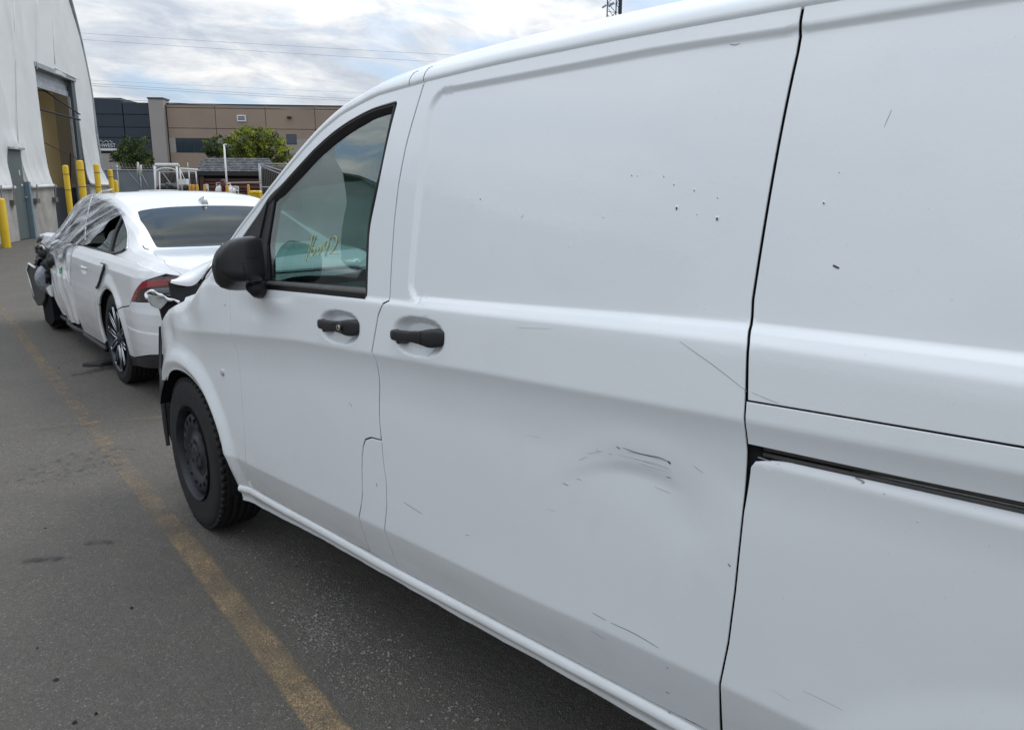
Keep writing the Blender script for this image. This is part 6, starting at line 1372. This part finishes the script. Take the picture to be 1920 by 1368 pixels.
for px, top, D, lb in ((356, 346, 37.5, 'short orange post beside the canopy frame, leftmost of a tight row of three'), (362.5, 346, 37.5, 'short orange post in the middle of the tight row of three'), (369, 346, 37.5, 'short orange post, rightmost of the tight row of three'),
                       (383.5, 346, 37, 'single orange post standing beside the white slanted frame'), (425.5, 347, 35.5, 'orange post standing between the two white tanks'), (465.5, 346, 35, 'orange post left of the yellow bin')):
    P_ = at(px, top, D); r = .065 if D > 35.2 else .055; tag(MB().lathe([(r, 0), (r, P_[2]-.03), (r*.7, P_[2]), (.001, P_[2]+.005)], (P_[0], P_[1], 0), (0, 0, 1), 14).done('short_post', M_ORG, None, True), lb, 'post', 'short orange posts in front of the shed')
e = empty('slanted_frame', tuple(at(388, 335, 37)*ff((1, 1, 0))), 'small white slanted frame between the orange posts', 'frame')
m = MB(); vbar(m, 385, 346.5, 390, 346.5, 37, .03); vbar(m, 389.5, 346.5, 390.5, 366, 37, .03); vbar(m, 385, 347, 389, 354, 37, .03); vbar(m, 384.5, 353, 390, 353, 37, .02); m.done('bars', M_WHITEP, e)
P_ = at(479.5, 357, 33.5); e = empty('yellow_bin', (P_[0], P_[1], 0), 'yellow wheeled bin with a split lid beside the slatted enclosure', 'bin')
rows = []
hb = P_[2]
for z, k in ((.06, .78), (hb-.22, 1.0), (hb-.20, 1.06), (hb-.14, 1.06)): rows.append([(P_[0]+RH[0]*.20*k*a+FH[0]*.2*k*b, P_[1]+RH[1]*.20*k*a+FH[1]*.2*k*b, z) for a, b in ((-1, -1), (1, -1), (1, 1), (-1, 1))])
m = MB(); m.grid(rows, closed_v=True); m.prism(rows[-1], (0, 0, -.01)); m.done('bin_body', pmat('bin_yellow', (.62, .42, .01), .4, var=.1), e)
for s_ in (-1, 1):
    c = P_+RH*.105*s_; m = MB(); m.prism([tuple(ff((c[0], c[1], hb-.14))+RH*.10*a+FH*.22*b) for a, b in ((-1, -1), (1, -1), (1, 1), (-1, 1))], (0, 0, .13)); m.done('bin_lid', pmat('lid_yellow', (.70, .50, .02), .4), e, bevel=.04)

# ------------------------------------------------------------------ lattice mast over the van roof and overhead wires
ms_ = empty('lattice_mast', tuple(at(1150, 335, 60)*ff((1, 1, 0))), 'dark lattice mast with floodlights and cables rising behind the van roof', 'mast')
M_MAST = pmat('dark_mast_steel', (.035, .037, .045), .6); Dm = 60
p1, p2, p3 = at(1138.5, 20, Dm), at(1155, 20, Dm+.4), at(1165, 20, Dm)
for p in (p1, p2, p3): m = MB(); m.tube([(p[0], p[1], 0), (p[0], p[1], p[2]+3)], .045, 6); m.done('mast_leg', M_MAST, ms_, True)
m = MB(); z = 2.0; k = 0
while z < p1[2]+3:
    for a, b in ((p1, p2), (p2, p3)):
        m.tube([(a[0], a[1], z), (b[0], b[1], z+.55)] if k % 2 else [(b[0], b[1], z), (a[0], a[1], z+.55)], .022, 5); m.tube([(a[0], a[1], z), (b[0], b[1], z)], .02, 5)
    z += .55; k += 1
o = m.done('lattice', M_MAST, ms_); o['kind'] = 'stuff'
m = MB(); 
for sft in range(4): m.tube(catmull([at(1158+sft*1.6, -40, Dm-.1), at(1161+sft*1.3, 0, Dm-.1), at(1160+sft*1.7, 22, Dm-.1), at(1164+sft*.7, 60, Dm-.1), at(1162+sft, 100, Dm-.1)], 4), .04, 5)
m.tube(catmull([at(1141, 17, Dm-.2), at(1148, 28, Dm-.2), at(1156, 32, Dm-.2)], 5), .02, 5); m.tube(catmull([at(1139, 28, Dm-.2), at(1145, 34, Dm-.2), at(1155, 34, Dm-.2)], 5), .02, 5); m.done('cable', M_MAST, ms_, True)
for c_, sz in (((1133, 12.5), .22), ((1146, 9), .3)): 
    P_ = at(*c_, Dm-.3); m = MB(); a = RH*.8+ff((0, 0, .5)); a /= np.linalg.norm(a); b_ = ff((0, 0, 1))*.8-RH*.5; m.box(P_, (sz*1.4, .2, sz*.45), np.stack([a, FH, np.cross(a, FH)], 1)); m.done('floodlight', pmat('flood_grey', (.25, .25, .26), .4, .5), ms_)
m = MB(); m.lathe([(.0, 0), (.30, .02), (.36, .25), (.32, .6), (0, .62)], at(1142, -8, Dm-.3), (0, 0, 1), 16); blob(m, at(1149, 40, Dm-.2), .22, 6, .3, (1.6, 1, .5), 81); m.done('equipment_drum', M_MAST, ms_, True)
M_WIRE = pmat('overhead_wire', (.24, .26, .30), .7)
def wire(pa, pb, sag, D, r, label):
    A_, B_ = at(*pa, D), at(*pb, D+6); d_ = B_-A_; A_ = A_-d_*.6; B_ = B_+d_*.6
    m = MB(); m.tube([A_*(1-u)+B_*u-ff((0, 0, sag*4*u*(1-u))) for u in np.linspace(0, 1, 40)], r, 5); tag(m.done('overhead_wire', M_WIRE, None, True), label, 'wire', 'overhead wires')
wire((155, 58), (900, 102), .3, 90, .013, 'thin overhead wire, topmost across the sky from tent to van roof'); wire((155, 70), (800, 111), .3, 90, .013, 'thin overhead wire just under the topmost one')
wire((175, 154), (660, 183), .2, 88, .015, 'overhead wire in the middle pair, upper one above the office roof'); wire((175, 158), (660, 187), .2, 88, .015, 'overhead wire in the middle pair, lower one above the office roof')
wire((175, 180), (640, 206), .2, 70, .02, 'dark overhead wire crossing in front of the top of the navy and tan walls'); wire((175, 148), (690, 172), .2, 95, .009, 'faint overhead wire just above the middle pair')
# items out to the left of the camera that the van paint and glass reflect

wh_ = empty('warehouse', (-24, 34, 0), 'low grey warehouse to the left of the yard, mirrored in the van glass', 'building')
m = MB(); m.box((-26, 34, 3.4), (22, 14, 6.8)); m.done('wall', pmat('warehouse_grey', (.16, .17, .18), .8, var=.1, vscale=.3), wh_)
m = MB(); m.prism([(-37.4, 26.8, 6.8), (-14.6, 26.8, 6.8), (-14.6, 34, 8.2), (-37.4, 34, 8.2)], (0, 0, .15)); m.prism([(-37.4, 41.2, 6.8), (-14.6, 41.2, 6.8), (-14.6, 34, 8.2), (-37.4, 34, 8.2)], (0, 0, .15)); m.done('roof', pmat('warehouse_roof', (.10, .10, .11), .8), wh_)
